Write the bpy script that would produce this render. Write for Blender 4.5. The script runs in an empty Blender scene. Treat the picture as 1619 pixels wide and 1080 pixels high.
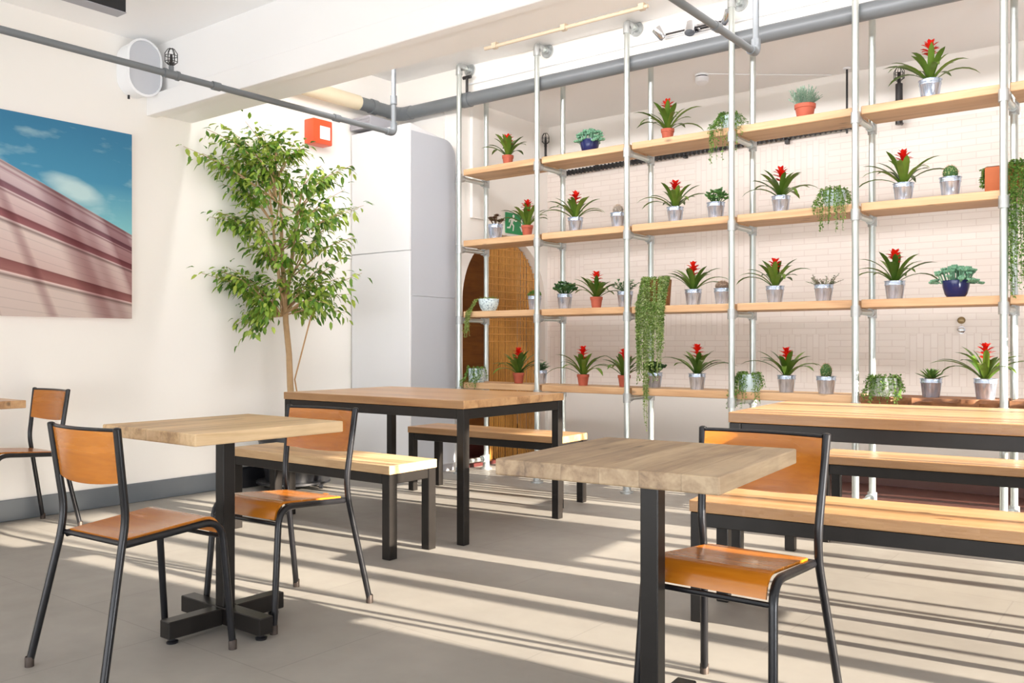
import bpy, bmesh, math, random
from mathutils import Vector, Matrix
PI = math.pi
scene = bpy.context.scene
col = scene.collection
R3 = random.Random(7)

# ------------------------------------------------------------------ helpers
def V(*a): return Vector(a)

class MB:
    """collects shapes into one mesh"""
    def __init__(self): self.bm = bmesh.new()
    def box(self, x0, x1, y0, y1, z0, z1, bev=0.0, seg=1):
        t = bmesh.new()
        bmesh.ops.create_cube(t, size=1.0)
        for v in t.verts:
            v.co = V(x0 + (v.co.x + .5) * (x1 - x0), y0 + (v.co.y + .5) * (y1 - y0), z0 + (v.co.z + .5) * (z1 - z0))
        if bev > 0:
            bmesh.ops.bevel(t, geom=t.edges[:], offset=bev, segments=seg, profile=.5, affect='EDGES')
        self._join(t); return self
    def _join(self, t, m=None):
        if m is not None: t.transform(m)
        me = bpy.data.meshes.new('tmp'); t.to_mesh(me); t.free()
        self.bm.from_mesh(me); bpy.data.meshes.remove(me)
    def tube(self, pts, r, n=10, caps=True):
        pts = [Vector(p) for p in pts]
        rs = r if isinstance(r, (list, tuple)) else [r] * len(pts)
        bm = self.bm
        t0 = (pts[1] - pts[0]).normalized()
        up = V(0, 0, 1) if abs(t0.z) < .9 else V(1, 0, 0)
        nx = t0.cross(up).normalized()
        rings = []
        for i, p in enumerate(pts):
            if i == 0: t = pts[1] - pts[0]
            elif i == len(pts) - 1: t = pts[-1] - pts[-2]
            else: t = (pts[i + 1] - p).normalized() + (p - pts[i - 1]).normalized()
            t.normalize()
            nx = (nx - t * nx.dot(t)).normalized()
            ny = t.cross(nx)
            rings.append([bm.verts.new(p + (nx * math.cos(2 * PI * k / n) + ny * math.sin(2 * PI * k / n)) * rs[i]) for k in range(n)])
        for a, b in zip(rings, rings[1:]):
            for k in range(n):
                bm.faces.new((a[k], a[(k + 1) % n], b[(k + 1) % n], b[k]))
        if caps:
            bm.faces.new(rings[0][::-1]); bm.faces.new(rings[-1])
        return self
    def lathe(self, prof, c=(0, 0, 0), n=24, sx=1.0, sy=1.0):
        bm = self.bm; c = Vector(c); rings = []
        for r, z in prof:
            if r < 1e-6: rings.append([bm.verts.new(c + V(0, 0, z))])
            else: rings.append([bm.verts.new(c + V(r * sx * math.cos(2 * PI * k / n), r * sy * math.sin(2 * PI * k / n), z)) for k in range(n)])
        for a, b in zip(rings, rings[1:]):
            if len(a) == 1 and len(b) == 1: continue
            for k in range(n):
                k2 = (k + 1) % n
                if len(a) == 1: bm.faces.new((a[0], b[k2], b[k]))
                elif len(b) == 1: bm.faces.new((a[k], a[k2], b[0]))
                else: bm.faces.new((a[k], a[k2], b[k2], b[k]))
        return self
    def poly_prism(self, pts2, fn, d0, d1):
        """pts2: outline; fn(u,v,d)->xyz"""
        bm = self.bm
        a = [bm.verts.new(fn(u, v, d0)) for u, v in pts2]
        b = [bm.verts.new(fn(u, v, d1)) for u, v in pts2]
        bm.faces.new(a[::-1]); bm.faces.new(b)
        n = len(a)
        for i in range(n):
            bm.faces.new((a[i], a[(i + 1) % n], b[(i + 1) % n], b[i]))
        return self
    def ball(self, c, rx, ry=None, rz=None, n=10, m=6, dirv=None):
        ry = rx if ry is None else ry; rz = rx if rz is None else rz
        t = bmesh.new()
        bmesh.ops.create_uvsphere(t, u_segments=n, v_segments=m, radius=1.0)
        mt = Matrix.Diagonal((rx, ry, rz, 1))
        if dirv is not None:
            q = Vector((0, 0, 1)).rotation_difference(Vector(dirv).normalized())
            mt = q.to_matrix().to_4x4() @ mt
        self._join(t, Matrix.Translation(Vector(c)) @ mt); return self
    def leaf(self, base, d, up, L, W, fold=.15, bend=.15):
        """a small pointed leaf of two halves"""
        bm = self.bm; base = Vector(base); d = Vector(d).normalized(); up = Vector(up)
        s = d.cross(up)
        if s.length < 1e-4: s = d.cross(V(1, .3, .2))
        s.normalize(); u = s.cross(d).normalized()
        p = lambda t, w, h: base + d * (L * t) + s * (W * w) + u * (h * L)
        v0 = bm.verts.new(base)
        m1 = bm.verts.new(p(.4, 0, 0)); e = bm.verts.new(p(1, 0, -bend))
        l1 = bm.verts.new(p(.3, -.42, fold * .5)); r1 = bm.verts.new(p(.3, .42, fold * .5))
        l2 = bm.verts.new(p(.65, -.4, fold * .3 - bend * .4)); r2 = bm.verts.new(p(.65, .4, fold * .3 - bend * .4))
        bm.faces.new((v0, m1, l1)); bm.faces.new((v0, r1, m1))
        bm.faces.new((l1, m1, e, l2)); bm.faces.new((m1, r1, r2, e))
        return self
    def strap(self, base, az, el, L, W, droop, n=8, tip=.12, fold=.25, twist=0, taper=1.0):
        """arching strap leaf"""
        bm = self.bm; p = Vector(base); rows = []
        for i in range(n + 1):
            t = i / n
            e = el - droop * (t ** 1.35)
            a = az + twist * t
            d = V(math.cos(a) * math.cos(e), math.sin(a) * math.cos(e), math.sin(e))
            s = V(-math.sin(a), math.cos(a), 0)
            u = s.cross(d) * -1
            w = W * (.62 + .55 * t if t < .5 else (.9 - .28 * (t - .5)) if t < .75 else .83 * (1 - ((t - .75) / .25) ** 1.6) + tip * .3)
            w *= .5
            rows.append((bm.verts.new(p - s * w + u * (fold * w)), bm.verts.new(p), bm.verts.new(p + s * w + u * (fold * w))))
            p = p + d * (L / n)
        for a, b in zip(rows, rows[1:]):
            bm.faces.new((a[0], a[1], b[1], b[0])); bm.faces.new((a[1], a[2], b[2], b[1]))
        return self
    def build(self, name, material, parent=None, smooth=True, angle=40, loc=None):
        me = bpy.data.meshes.new(name)
        bmesh.ops.recalc_face_normals(self.bm, faces=self.bm.faces[:])
        self.bm.to_mesh(me); self.bm.free()
        if smooth:
            for p in me.polygons: p.use_smooth = True
            me.set_sharp_from_angle(angle=math.radians(angle))
        me.materials.append(material)
        o = bpy.data.objects.new(name, me); col.objects.link(o)
        if parent is not None: o.parent = parent
        if loc is not None: o.location = loc
        return o

def tag(o, label, cat, group=None, kind=None):
    o['label'] = label; o['category'] = cat
    if group: o['group'] = group
    if kind: o['kind'] = kind
    return o
def thing(name, label, cat, loc=(0, 0, 0), rz=0.0, group=None):
    o = bpy.data.objects.new(name, None); col.objects.link(o)
    o.empty_display_size = .1
    o.location = loc; o.rotation_euler = (0, 0, rz)
    return tag(o, label, cat, group)
def struct(o):
    o['kind'] = 'structure'; return o
def kids(o): return [c for c in bpy.data.objects if c.parent == o]
def copy_tree(o, parent=None):
    c = o.copy(); col.objects.link(c)
    if parent is not None: c.parent = parent
    for ch in kids(o):
        copy_tree(ch, c)
    return c
def fillet(pts, r, n=6):
    """round the inner corners of a polyline"""
    pts = [Vector(p) for p in pts]; out = [pts[0]]
    for i in range(1, len(pts) - 1):
        a, b, c = pts[i - 1], pts[i], pts[i + 1]
        rr = min(r, (a - b).length * .49, (c - b).length * .49)
        p0 = b + (a - b).normalized() * rr; p1 = b + (c - b).normalized() * rr
        for k in range(n + 1):
            t = k / n
            out.append(p0 * (1 - t) ** 2 + b * 2 * t * (1 - t) + p1 * t * t)
    out.append(pts[-1]); return out

# ------------------------------------------------------------------ materials
def newmat(name):
    m = bpy.data.materials.new(name); m.use_nodes = True
    nt = m.node_tree; b = nt.nodes['Principled BSDF']
    return m, nt, b
def lin(c):
    return tuple(((x / 255) / 12.92 if x / 255 <= .04045 else ((x / 255 + .055) / 1.055) ** 2.4) for x in c) + (1,)
def plain(name, rgb, rough=.5, metal=0.0, var=.06, scale=8, bump=0.0, spec=.5, bscale=60):
    m, nt, b = newmat(name); N = nt.nodes; L = nt.links
    tc = N.new('ShaderNodeTexCoord'); nz = N.new('ShaderNodeTexNoise')
    nz.inputs['Scale'].default_value = scale; nz.inputs['Detail'].default_value = 4
    L.new(tc.outputs['Object'], nz.inputs['Vector'])
    mx = N.new('ShaderNodeMix'); mx.data_type = 'RGBA'
    c = lin(rgb)
    mx.inputs['A'].default_value = tuple(x * (1 - var) for x in c[:3]) + (1,)
    mx.inputs['B'].default_value = tuple(min(1, x * (1 + var)) for x in c[:3]) + (1,)
    L.new(nz.outputs['Fac'], mx.inputs['Factor']); L.new(mx.outputs['Result'], b.inputs['Base Color'])
    b.inputs['Roughness'].default_value = rough; b.inputs['Metallic'].default_value = metal
    b.inputs['Specular IOR Level'].default_value = spec
    if bump > 0:
        n2 = N.new('ShaderNodeTexNoise'); n2.inputs['Scale'].default_value = bscale
        L.new(tc.outputs['Object'], n2.inputs['Vector'])
        bp = N.new('ShaderNodeBump'); bp.inputs['Strength'].default_value = bump; bp.inputs['Distance'].default_value = .002
        L.new(n2.outputs['Fac'], bp.inputs['Height']); L.new(bp.outputs['Normal'], b.inputs['Normal'])
    return m
def wood(name, c0, c1, c2, axis='X', plank=.11, rough=.4, stretch=14, grain=9, knots=True, gap=.75, coat=0.0, mottled=0.0):
    """planked wood; grain runs along axis in object space"""
    m, nt, b = newmat(name); N = nt.nodes; L = nt.links
    tc = N.new('ShaderNodeTexCoord')
    sep = N.new('ShaderNodeSeparateXYZ'); L.new(tc.outputs['Object'], sep.inputs[0])
    al, ac = ('X', 'Y') if axis == 'X' else ('Y', 'X')
    dv = N.new('ShaderNodeMath'); dv.operation = 'DIVIDE'; dv.inputs[1].default_value = plank
    L.new(sep.outputs[ac], dv.inputs[0])
    fl = N.new('ShaderNodeMath'); fl.operation = 'FLOOR'; L.new(dv.outputs[0], fl.inputs[0])
    wn = N.new('ShaderNodeTexWhiteNoise'); wn.noise_dimensions = '1D'; L.new(fl.outputs[0], wn.inputs['W'])
    # offset grain per plank
    ml = N.new('ShaderNodeMath'); ml.operation = 'MULTIPLY'; ml.inputs[1].default_value = 37.0
    L.new(wn.outputs['Value'], ml.inputs[0])
    ad = N.new('ShaderNodeMath'); ad.operation = 'ADD'; L.new(sep.outputs[al], ad.inputs[0]); L.new(ml.outputs[0], ad.inputs[1])
    cb = N.new('ShaderNodeCombineXYZ'); L.new(ad.outputs[0], cb.inputs[0]); L.new(sep.outputs[ac], cb.inputs[1]); L.new(sep.outputs['Z'], cb.inputs[2])
    mp = N.new('ShaderNodeMapping'); mp.inputs['Scale'].default_value = (grain / stretch, grain, grain)
    L.new(cb.outputs[0], mp.inputs['Vector'])
    n1 = N.new('ShaderNodeTexNoise'); n1.inputs['Scale'].default_value = 2.2; n1.inputs['Detail'].default_value = 6; n1.inputs['Distortion'].default_value = .9
    L.new(mp.outputs[0], n1.inputs['Vector'])
    n2 = N.new('ShaderNodeTexNoise'); n2.inputs['Scale'].default_value = 16; n2.inputs['Detail'].default_value = 3
    L.new(mp.outputs[0], n2.inputs['Vector'])
    a2 = N.new('ShaderNodeMath'); a2.operation = 'MULTIPLY_ADD'; a2.inputs[1].default_value = .28; L.new(n2.outputs['Fac'], a2.inputs[0]); L.new(n1.outputs['Fac'], a2.inputs[2])
    a3 = N.new('ShaderNodeMath'); a3.operation = 'MULTIPLY_ADD'; a3.inputs[1].default_value = .22; L.new(wn.outputs['Value'], a3.inputs[0]); L.new(a2.outputs[0], a3.inputs[2])
    cr = N.new('ShaderNodeValToRGB'); e = cr.color_ramp.elements
    e[0].position = .42; e[0].color = lin(c0); e[1].position = .92; e[1].color = lin(c2)
    x = e.new(.66); x.color = lin(c1)
    L.new(a3.outputs[0], cr.inputs[0]); out = cr.outputs[0]
    if mottled > 0:
        n4 = N.new('ShaderNodeTexNoise'); n4.inputs['Scale'].default_value = 5; n4.inputs['Detail'].default_value = 5
        L.new(tc.outputs['Object'], n4.inputs['Vector'])
        r4 = N.new('ShaderNodeMapRange'); r4.inputs[1].default_value = .35; r4.inputs[2].default_value = .7; r4.inputs[3].default_value = 1 - mottled; r4.inputs[4].default_value = 1
        L.new(n4.outputs['Fac'], r4.inputs[0])
        mm = N.new('ShaderNodeMix'); mm.data_type = 'RGBA'; mm.blend_type = 'MULTIPLY'; mm.inputs['Factor'].default_value = 1
        L.new(out, mm.inputs['A']); L.new(r4.outputs[0], mm.inputs['B']); out = mm.outputs['Result']
    if knots:
        vo = N.new('ShaderNodeTexVoronoi'); vo.inputs['Scale'].default_value = 1.0; vo.inputs['Randomness'].default_value = 1
        mp2 = N.new('ShaderNodeMapping'); mp2.inputs['Scale'].default_value = (3.2, 8, 8); L.new(cb.outputs[0], mp2.inputs['Vector']); L.new(mp2.outputs[0], vo.inputs['Vector'])
        kr = N.new('ShaderNodeMapRange'); kr.inputs[1].default_value = .05; kr.inputs[2].default_value = .13; kr.inputs[3].default_value = .45; kr.inputs[4].default_value = 1
        L.new(vo.outputs['Distance'], kr.inputs[0])
        km = N.new('ShaderNodeMix'); km.data_type = 'RGBA'; km.blend_type = 'MULTIPLY'; km.inputs['Factor'].default_value = 1
        L.new(out, km.inputs['A']); L.new(kr.outputs[0], km.inputs['B']); out = km.outputs['Result']
    # joint lines
    fr = N.new('ShaderNodeMath'); fr.operation = 'FRACT'; L.new(dv.outputs[0], fr.inputs[0])
    s1 = N.new('ShaderNodeMath'); s1.operation = 'PINGPONG'; s1.inputs[1].default_value = .5; L.new(fr.outputs[0], s1.inputs[0])
    jr = N.new('ShaderNodeMapRange'); jr.inputs[1].default_value = .0; jr.inputs[2].default_value = .02; jr.inputs[3].default_value = gap; jr.inputs[4].default_value = 1
    L.new(s1.outputs[0], jr.inputs[0])
    jm = N.new('ShaderNodeMix'); jm.data_type = 'RGBA'; jm.blend_type = 'MULTIPLY'; jm.inputs['Factor'].default_value = 1
    L.new(out, jm.inputs['A']); L.new(jr.outputs[0], jm.inputs['B'])
    L.new(jm.outputs['Result'], b.inputs['Base Color'])
    rr = N.new('ShaderNodeMapRange'); rr.inputs[3].default_value = rough - .08; rr.inputs[4].default_value = rough + .12
    L.new(n1.outputs['Fac'], rr.inputs[0]); L.new(rr.outputs[0], b.inputs['Roughness'])
    bp = N.new('ShaderNodeBump'); bp.inputs['Strength'].default_value = .15; bp.inputs['Distance'].default_value = .002
    L.new(n2.outputs['Fac'], bp.inputs['Height']); L.new(bp.outputs['Normal'], b.inputs['Normal'])
    if coat: b.inputs['Coat Weight'].default_value = coat; b.inputs['Coat Roughness'].default_value = .12
    return m
def leafmat(name, cols, rough=.4, trans=.25):
    m, nt, b = newmat(name); N = nt.nodes; L = nt.links
    g = N.new('ShaderNodeNewGeometry'); cr = N.new('ShaderNodeValToRGB'); e = cr.color_ramp.elements
    n = len(cols); e[0].position = 0; e[0].color = lin(cols[0]); e[1].position = 1; e[1].color = lin(cols[-1])
    for i in range(1, n - 1):
        x = e.new(i / (n - 1)); x.color = lin(cols[i])
    L.new(g.outputs['Random Per Island'], cr.inputs[0])
    tc = N.new('ShaderNodeTexCoord'); nz = N.new('ShaderNodeTexNoise'); nz.inputs['Scale'].default_value = 22
    L.new(tc.outputs['Object'], nz.inputs['Vector'])
    mr = N.new('ShaderNodeMapRange'); mr.inputs[3].default_value = .75; mr.inputs[4].default_value = 1.25; L.new(nz.outputs['Fac'], mr.inputs[0])
    mx = N.new('ShaderNodeMix'); mx.data_type = 'RGBA'; mx.blend_type = 'MULTIPLY'; mx.inputs['Factor'].default_value = 1
    L.new(cr.outputs[0], mx.inputs['A']); L.new(mr.outputs[0], mx.inputs['B'])
    L.new(mx.outputs['Result'], b.inputs['Base Color']); b.inputs['Roughness'].default_value = rough
    if trans > 0:
        t = N.new('ShaderNodeBsdfTranslucent'); L.new(mx.outputs['Result'], t.inputs['Color'])
        ms = N.new('ShaderNodeMixShader'); ms.inputs[0].default_value = trans
        L.new(b.outputs[0], ms.inputs[1]); L.new(t.outputs[0], ms.inputs[2])
        L.new(ms.outputs[0], N['Material Output'].inputs[0])
    return m

M = {}
M['wall'] = plain('wall_paint', (243, 240, 235), .55, var=.012, scale=1.5, bump=.05)
M['ceil'] = plain('ceiling_paint', (244, 244, 244), .6, var=.01, scale=2)
M['beam'] = plain('beam_paint', (242, 241, 240), .5, var=.01, scale=2)
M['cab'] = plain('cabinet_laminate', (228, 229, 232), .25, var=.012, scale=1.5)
M['cabshade'] = plain('cabinet_shaded_side', (184, 188, 196), .3, var=.015, scale=1.5)  # white cabinet's side greyed, its shade put into the colour
M['basebd'] = plain('grey_baseboard', (103, 109, 115), .4, var=.05)
M['plinth'] = plain('brown_plinth', (88, 52, 44), .35, var=.2, scale=6)
M['frame'] = plain('black_steel', (31, 28, 26), .36, .15, var=.35, scale=14, spec=.35, bump=.1, bscale=30)
M['chairtube'] = plain('dark_tube', (30, 30, 33), .28, .3, var=.35, scale=22, bump=.1)
M['scuffed'] = plain('scuffed_foot', (70, 60, 54), .5, .4, var=.3, scale=60)
M['galv'] = plain('galvanised_tube', (206, 213, 210), .3, .8, var=.06, scale=12)
M['galv2'] = plain('cast_fitting', (186, 190, 190), .42, .7, var=.12, scale=40)
M['pipe'] = plain('grey_pipe_paint', (112, 117, 121), .38, .1, var=.06, scale=10)
M['insul'] = plain('cream_lagging', (226, 214, 186), .6, var=.05)
M['dark'] = plain('black_plastic', (26, 27, 31), .35, var=.1)
M['darkm'] = plain('dark_metal', (58, 56, 56), .4, .4, var=.15)
M['greyp'] = plain('grey_plastic', (165, 165, 172), .45, var=.04)
M['white'] = plain('white_plastic', (238, 240, 243), .4, var=.01)
M['spk'] = plain('speaker_cloth', (196, 199, 206), .7, var=.02, scale=200)
def zinc_mat():
    """bright pressed zinc with light and dark vertical streaks painted in for reflections"""
    m, nt, b = newmat('zinc_bucket'); N = nt.nodes; L = nt.links
    tc = N.new('ShaderNodeTexCoord'); mp = N.new('ShaderNodeMapping'); mp.inputs['Scale'].default_value = (1, 1, .06)
    L.new(tc.outputs['Object'], mp.inputs['Vector'])
    n = N.new('ShaderNodeTexNoise'); n.inputs['Scale'].default_value = 75; n.inputs['Detail'].default_value = 3; L.new(mp.outputs[0], n.inputs['Vector'])
    cr = N.new('ShaderNodeValToRGB'); e = cr.color_ramp.elements
    e[0].position = .36; e[0].color = lin((168, 180, 198)); e[1].position = .6; e[1].color = lin((210, 224, 248)); L.new(n.outputs['Fac'], cr.inputs[0])
    L.new(cr.outputs[0], b.inputs['Base Color']); b.inputs['Metallic'].default_value = .76; b.inputs['Roughness'].default_value = .2
    bp = N.new('ShaderNodeBump'); bp.inputs['Strength'].default_value = .5; bp.inputs['Distance'].default_value = .004
    L.new(n.outputs['Fac'], bp.inputs['Height']); L.new(bp.outputs['Normal'], b.inputs['Normal'])
    return m
M['zinc'] = zinc_mat()
M['terra'] = plain('terracotta', (176, 88, 66), .75, var=.12, scale=24, bump=.1)
M['terra2'] = plain('terracotta_trough', (172, 92, 52), .75, var=.12, scale=18, bump=.1)
M['soil'] = plain('potting_soil', (66, 48, 36), .95, var=.35, scale=90, bump=.6)
M['navy'] = plain('navy_glaze', (26, 34, 84), .15, var=.12, scale=20)
M['paleblue'] = plain('pale_blue_glaze', (205, 222, 228), .25, var=.04, scale=20)
M['whitepot'] = plain('white_glaze', (226, 230, 230), .25, var=.03, scale=20)
M['chrome'] = plain('chrome', (225, 226, 230), .1, 1.0, var=.03)
M['red'] = plain('red_alarm', (226, 84, 44), .3, var=.06)
M['lens'] = plain('white_glare', (250, 248, 244), .3, var=.0)  # plain white standing for sun glare on the red box
M['green'] = plain('sign_green', (14, 146, 84), .4, var=.04)
M['signwhite'] = plain('sign_white', (236, 242, 238), .5, var=.02)
M['brass'] = plain('brass_knob', (150, 130, 96), .3, .8, var=.1)
M['bark'] = plain('fig_bark', (178, 146, 108), .8, var=.22, scale=26, bump=.4)
M['cane'] = plain('bamboo_cane', (188, 148, 104), .6, var=.15, scale=30)
M['basket'] = plain('coir_basket', (140, 92, 52), .9, var=.35, scale=60, bump=.6)
M['conduit'] = plain('tan_conduit', (206, 190, 166), .5, var=.04)
M['amber'] = plain('amber_plastic', (222, 132, 52), .4, var=.1)

M['top_grey'] = wood('weathered_top', (120, 98, 78), (164, 138, 108), (192, 168, 136), 'Y', .105, .5, 10, 8, mottled=.22)
M['top_pale'] = wood('pale_top', (150, 118, 84), (202, 168, 124), (224, 194, 152), 'Y', .105, .45, 12, 8, mottled=.12)
M['top_pale_x'] = wood('pale_bench_top', (150, 118, 84), (194, 158, 116), (216, 184, 142), 'X', .12, .42, 14, 7)
M['top_warm'] = wood('warm_top', (136, 98, 62), (172, 130, 88), (194, 154, 110), 'X', .12, .3, 14, 7)
M['shelfwood'] = wood('shelf_timber', (164, 124, 88), (194, 154, 114), (212, 176, 136), 'X', .4, .5, 16, 6, gap=1)
M['livewood'] = wood('bark_edged_timber', (70, 42, 24), (118, 74, 42), (150, 100, 60), 'X', .4, .6, 5, 12, gap=1, mottled=.4)
M['ply'] = wood('varnished_ply', (146, 80, 14), (178, 104, 22), (194, 120, 32), 'X', 2.0, .22, 10, 6, knots=False, gap=1, coat=.2)
M['ply_back'] = wood('varnished_ply_back', (150, 84, 12), (180, 106, 20), (196, 122, 30), 'X', 2.0, .24, 14, 6, knots=False, gap=1, coat=.2)
M['door'] = wood('brown_door_panel', (112, 66, 22), (134, 82, 30), (150, 94, 38), 'Y', 3, .45, 8, 8, knots=False, gap=1)
M['redwood'] = plain('dark_red_threshold', (70, 26, 24), .4, var=.15)
M['bamboo'] = plain('bamboo_curtain', (204, 146, 66), .5, var=.25, scale=30)

M['guz'] = leafmat('bromeliad_leaf', [(58, 92, 30), (84, 116, 38), (112, 140, 54), (68, 100, 34)], .32, .2)
M['bract'] = leafmat('red_bract', [(206, 24, 16), (232, 44, 22), (222, 34, 30)], .4, .2)
M['fig'] = leafmat('fig_leaf', [(60, 104, 32), (96, 138, 44), (138, 170, 62), (178, 194, 84), (76, 118, 38)], .35, .3)
M['sedum'] = leafmat('blue_green_leaf', [(92, 142, 116), (122, 168, 138), (104, 156, 124)], .6, 0)
M['jade'] = leafmat('jade_leaf', [(44, 84, 36), (70, 112, 50), (58, 98, 40)], .35, 0)
M['dkgreen'] = leafmat('dark_leaf', [(30, 66, 30), (50, 92, 40), (38, 78, 34)], .4, 0)
M['aeon'] = leafmat('brown_leaf', [(84, 54, 42), (116, 78, 58), (92, 84, 56)], .45, 0)
M['grey'] = leafmat('grey_green_leaf', [(112, 146, 124), (148, 176, 156), (126, 158, 138)], .6, .1)
M['olive'] = leafmat('grey_olive_leaf', [(88, 122, 84), (116, 146, 104), (96, 132, 86)], .55, .1)
M['aloe'] = leafmat('aloe_leaf', [(78, 112, 46), (104, 138, 62), (66, 100, 44)], .4, 0)
M['trail'] = leafmat('trailing_leaf', [(62, 104, 36), (98, 138, 54), (128, 158, 74), (80, 120, 46)], .5, .25)
M['trail2'] = leafmat('pale_trailing_leaf', [(132, 152, 70), (170, 180, 100), (110, 138, 60)], .5, .25)
M['moss'] = leafmat('string_leaf', [(84, 124, 44), (122, 154, 66), (160, 178, 104), (186, 198, 146), (100, 136, 54)], .55, .25)
M['mixleaf'] = leafmat('purple_green_leaf', [(88, 110, 66), (124, 138, 92), (112, 74, 70), (96, 120, 72)], .5, .15)
M['stem'] = plain('green_stem', (110, 132, 66), .6, var=.1)

def cactusmat(name, rgb, tip):
    m, nt, b = newmat(name); N = nt.nodes; L = nt.links
    tc = N.new('ShaderNodeTexCoord'); vo = N.new('ShaderNodeTexVoronoi'); vo.inputs['Scale'].default_value = 90
    L.new(tc.outputs['Object'], vo.inputs['Vector'])
    cr = N.new('ShaderNodeValToRGB'); cr.color_ramp.elements[0].color = lin(tip); cr.color_ramp.elements[1].color = lin(rgb)
    cr.color_ramp.elements[0].position = .1; cr.color_ramp.elements[1].position = .45
    L.new(vo.outputs['Distance'], cr.inputs[0]); L.new(cr.outputs[0], b.inputs['Base Color']); b.inputs['Roughness'].default_value = .8
    return m
M['cactus'] = cactusmat('green_cactus', (52, 88, 40), (150, 160, 110))
M['cactus_brown'] = cactusmat('brown_cactus', (112, 92, 78), (170, 150, 130))
M['cactus_grey'] = cactusmat('grey_cactus', (128, 118, 108), (190, 180, 166))

def floor_mat():
    m, nt, b = newmat('polished_floor'); N = nt.nodes; L = nt.links
    tc = N.new('ShaderNodeTexCoord')
    n1 = N.new('ShaderNodeTexNoise'); n1.inputs['Scale'].default_value = 1.3; n1.inputs['Detail'].default_value = 8; n1.inputs['Roughness'].default_value = .6
    L.new(tc.outputs['Object'], n1.inputs['Vector'])
    cr = N.new('ShaderNodeValToRGB'); e = cr.color_ramp.elements
    e[0].position = .3; e[0].color = lin((140, 136, 130)); e[1].position = .75; e[1].color = lin((160, 156, 149))
    L.new(n1.outputs['Fac'], cr.inputs[0])
    br = N.new('ShaderNodeTexBrick'); br.offset = .5; br.inputs['Scale'].default_value = 1
    br.inputs['Brick Width'].default_value = 1.2; br.inputs['Row Height'].default_value = .6; br.inputs['Mortar Size'].default_value = .003
    br.inputs['Color1'].default_value = (1, 1, 1, 1); br.inputs['Color2'].default_value = (.96, .96, .96, 1); br.inputs['Mortar'].default_value = (.84, .84, .84, 1)
    L.new(tc.outputs['Object'], br.inputs['Vector'])
    mx = N.new('ShaderNodeMix'); mx.data_type = 'RGBA'; mx.blend_type = 'MULTIPLY'; mx.inputs['Factor'].default_value = 1
    L.new(cr.outputs[0], mx.inputs['A']); L.new(br.outputs['Color'], mx.inputs['B'])
    L.new(mx.outputs['Result'], b.inputs['Base Color'])
    n2 = N.new('ShaderNodeTexNoise'); n2.inputs['Scale'].default_value = 9; n2.inputs['Detail'].default_value = 5
    L.new(tc.outputs['Object'], n2.inputs['Vector'])
    rr = N.new('ShaderNodeMapRange'); rr.inputs[3].default_value = .38; rr.inputs[4].default_value = .62
    L.new(n2.outputs['Fac'], rr.inputs[0]); L.new(rr.outputs[0], b.inputs['Roughness'])
    b.inputs['Specular IOR Level'].default_value = .35
    return m
M['floor'] = floor_mat()

def tile_mat():
    """small stacked off-white tiles, blocks laid lengthways and upright, on an XZ wall"""
    m, nt, b = newmat('offwhite_wall_tiles'); N = nt.nodes; L = nt.links
    tc = N.new('ShaderNodeTexCoord'); sp = N.new('ShaderNodeSeparateXYZ'); L.new(tc.outputs['Object'], sp.inputs[0])
    c1 = N.new('ShaderNodeCombineXYZ'); L.new(sp.outputs['X'], c1.inputs[0]); L.new(sp.outputs['Z'], c1.inputs[1])
    c2 = N.new('ShaderNodeCombineXYZ'); L.new(sp.outputs['Z'], c2.inputs[0]); L.new(sp.outputs['X'], c2.inputs[1])
    def brick(c):
        br = N.new('ShaderNodeTexBrick'); br.offset = .5; br.inputs['Scale'].default_value = 1
        br.inputs['Brick Width'].default_value = .19; br.inputs['Row Height'].default_value = .048; br.inputs['Mortar Size'].default_value = .0028
        br.inputs['Color1'].default_value = lin((240, 230, 223)); br.inputs['Color2'].default_value = lin((236, 226, 218)); br.inputs['Mortar'].default_value = lin((225, 212, 204))
        L.new(c.outputs[0], br.inputs['Vector']); return br
    b1, b2 = brick(c1), brick(c2)
    mp = N.new('ShaderNodeMapping'); mp.inputs['Scale'].default_value = (1 / .57, 1 / .384, 1); L.new(c1.outputs[0], mp.inputs['Vector'])
    fl = N.new('ShaderNodeVectorMath'); fl.operation = 'FLOOR'; L.new(mp.outputs[0], fl.inputs[0])
    wn = N.new('ShaderNodeTexWhiteNoise'); wn.noise_dimensions = '2D'; L.new(fl.outputs[0], wn.inputs['Vector'])
    gt = N.new('ShaderNodeMath'); gt.operation = 'GREATER_THAN'; gt.inputs[1].default_value = .72; L.new(wn.outputs['Value'], gt.inputs[0])
    mx = N.new('ShaderNodeMix'); mx.data_type = 'RGBA'; L.new(gt.outputs[0], mx.inputs['Factor']); L.new(b1.outputs['Color'], mx.inputs['A']); L.new(b2.outputs['Color'], mx.inputs['B'])
    L.new(mx.outputs['Result'], b.inputs['Base Color'])
    mf = N.new('ShaderNodeMix'); mf.data_type = 'FLOAT'; L.new(gt.outputs[0], mf.inputs['Factor']); L.new(b1.outputs['Fac'], mf.inputs['A']); L.new(b2.outputs['Fac'], mf.inputs['B'])
    bp = N.new('ShaderNodeBump'); bp.invert = True; bp.inputs['Strength'].default_value = .3; bp.inputs['Distance'].default_value = .002
    L.new(mf.outputs['Result'], bp.inputs['Height']); L.new(bp.outputs['Normal'], b.inputs['Normal'])
    b.inputs['Roughness'].default_value = .3
    return m
M['tile'] = tile_mat()

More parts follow.
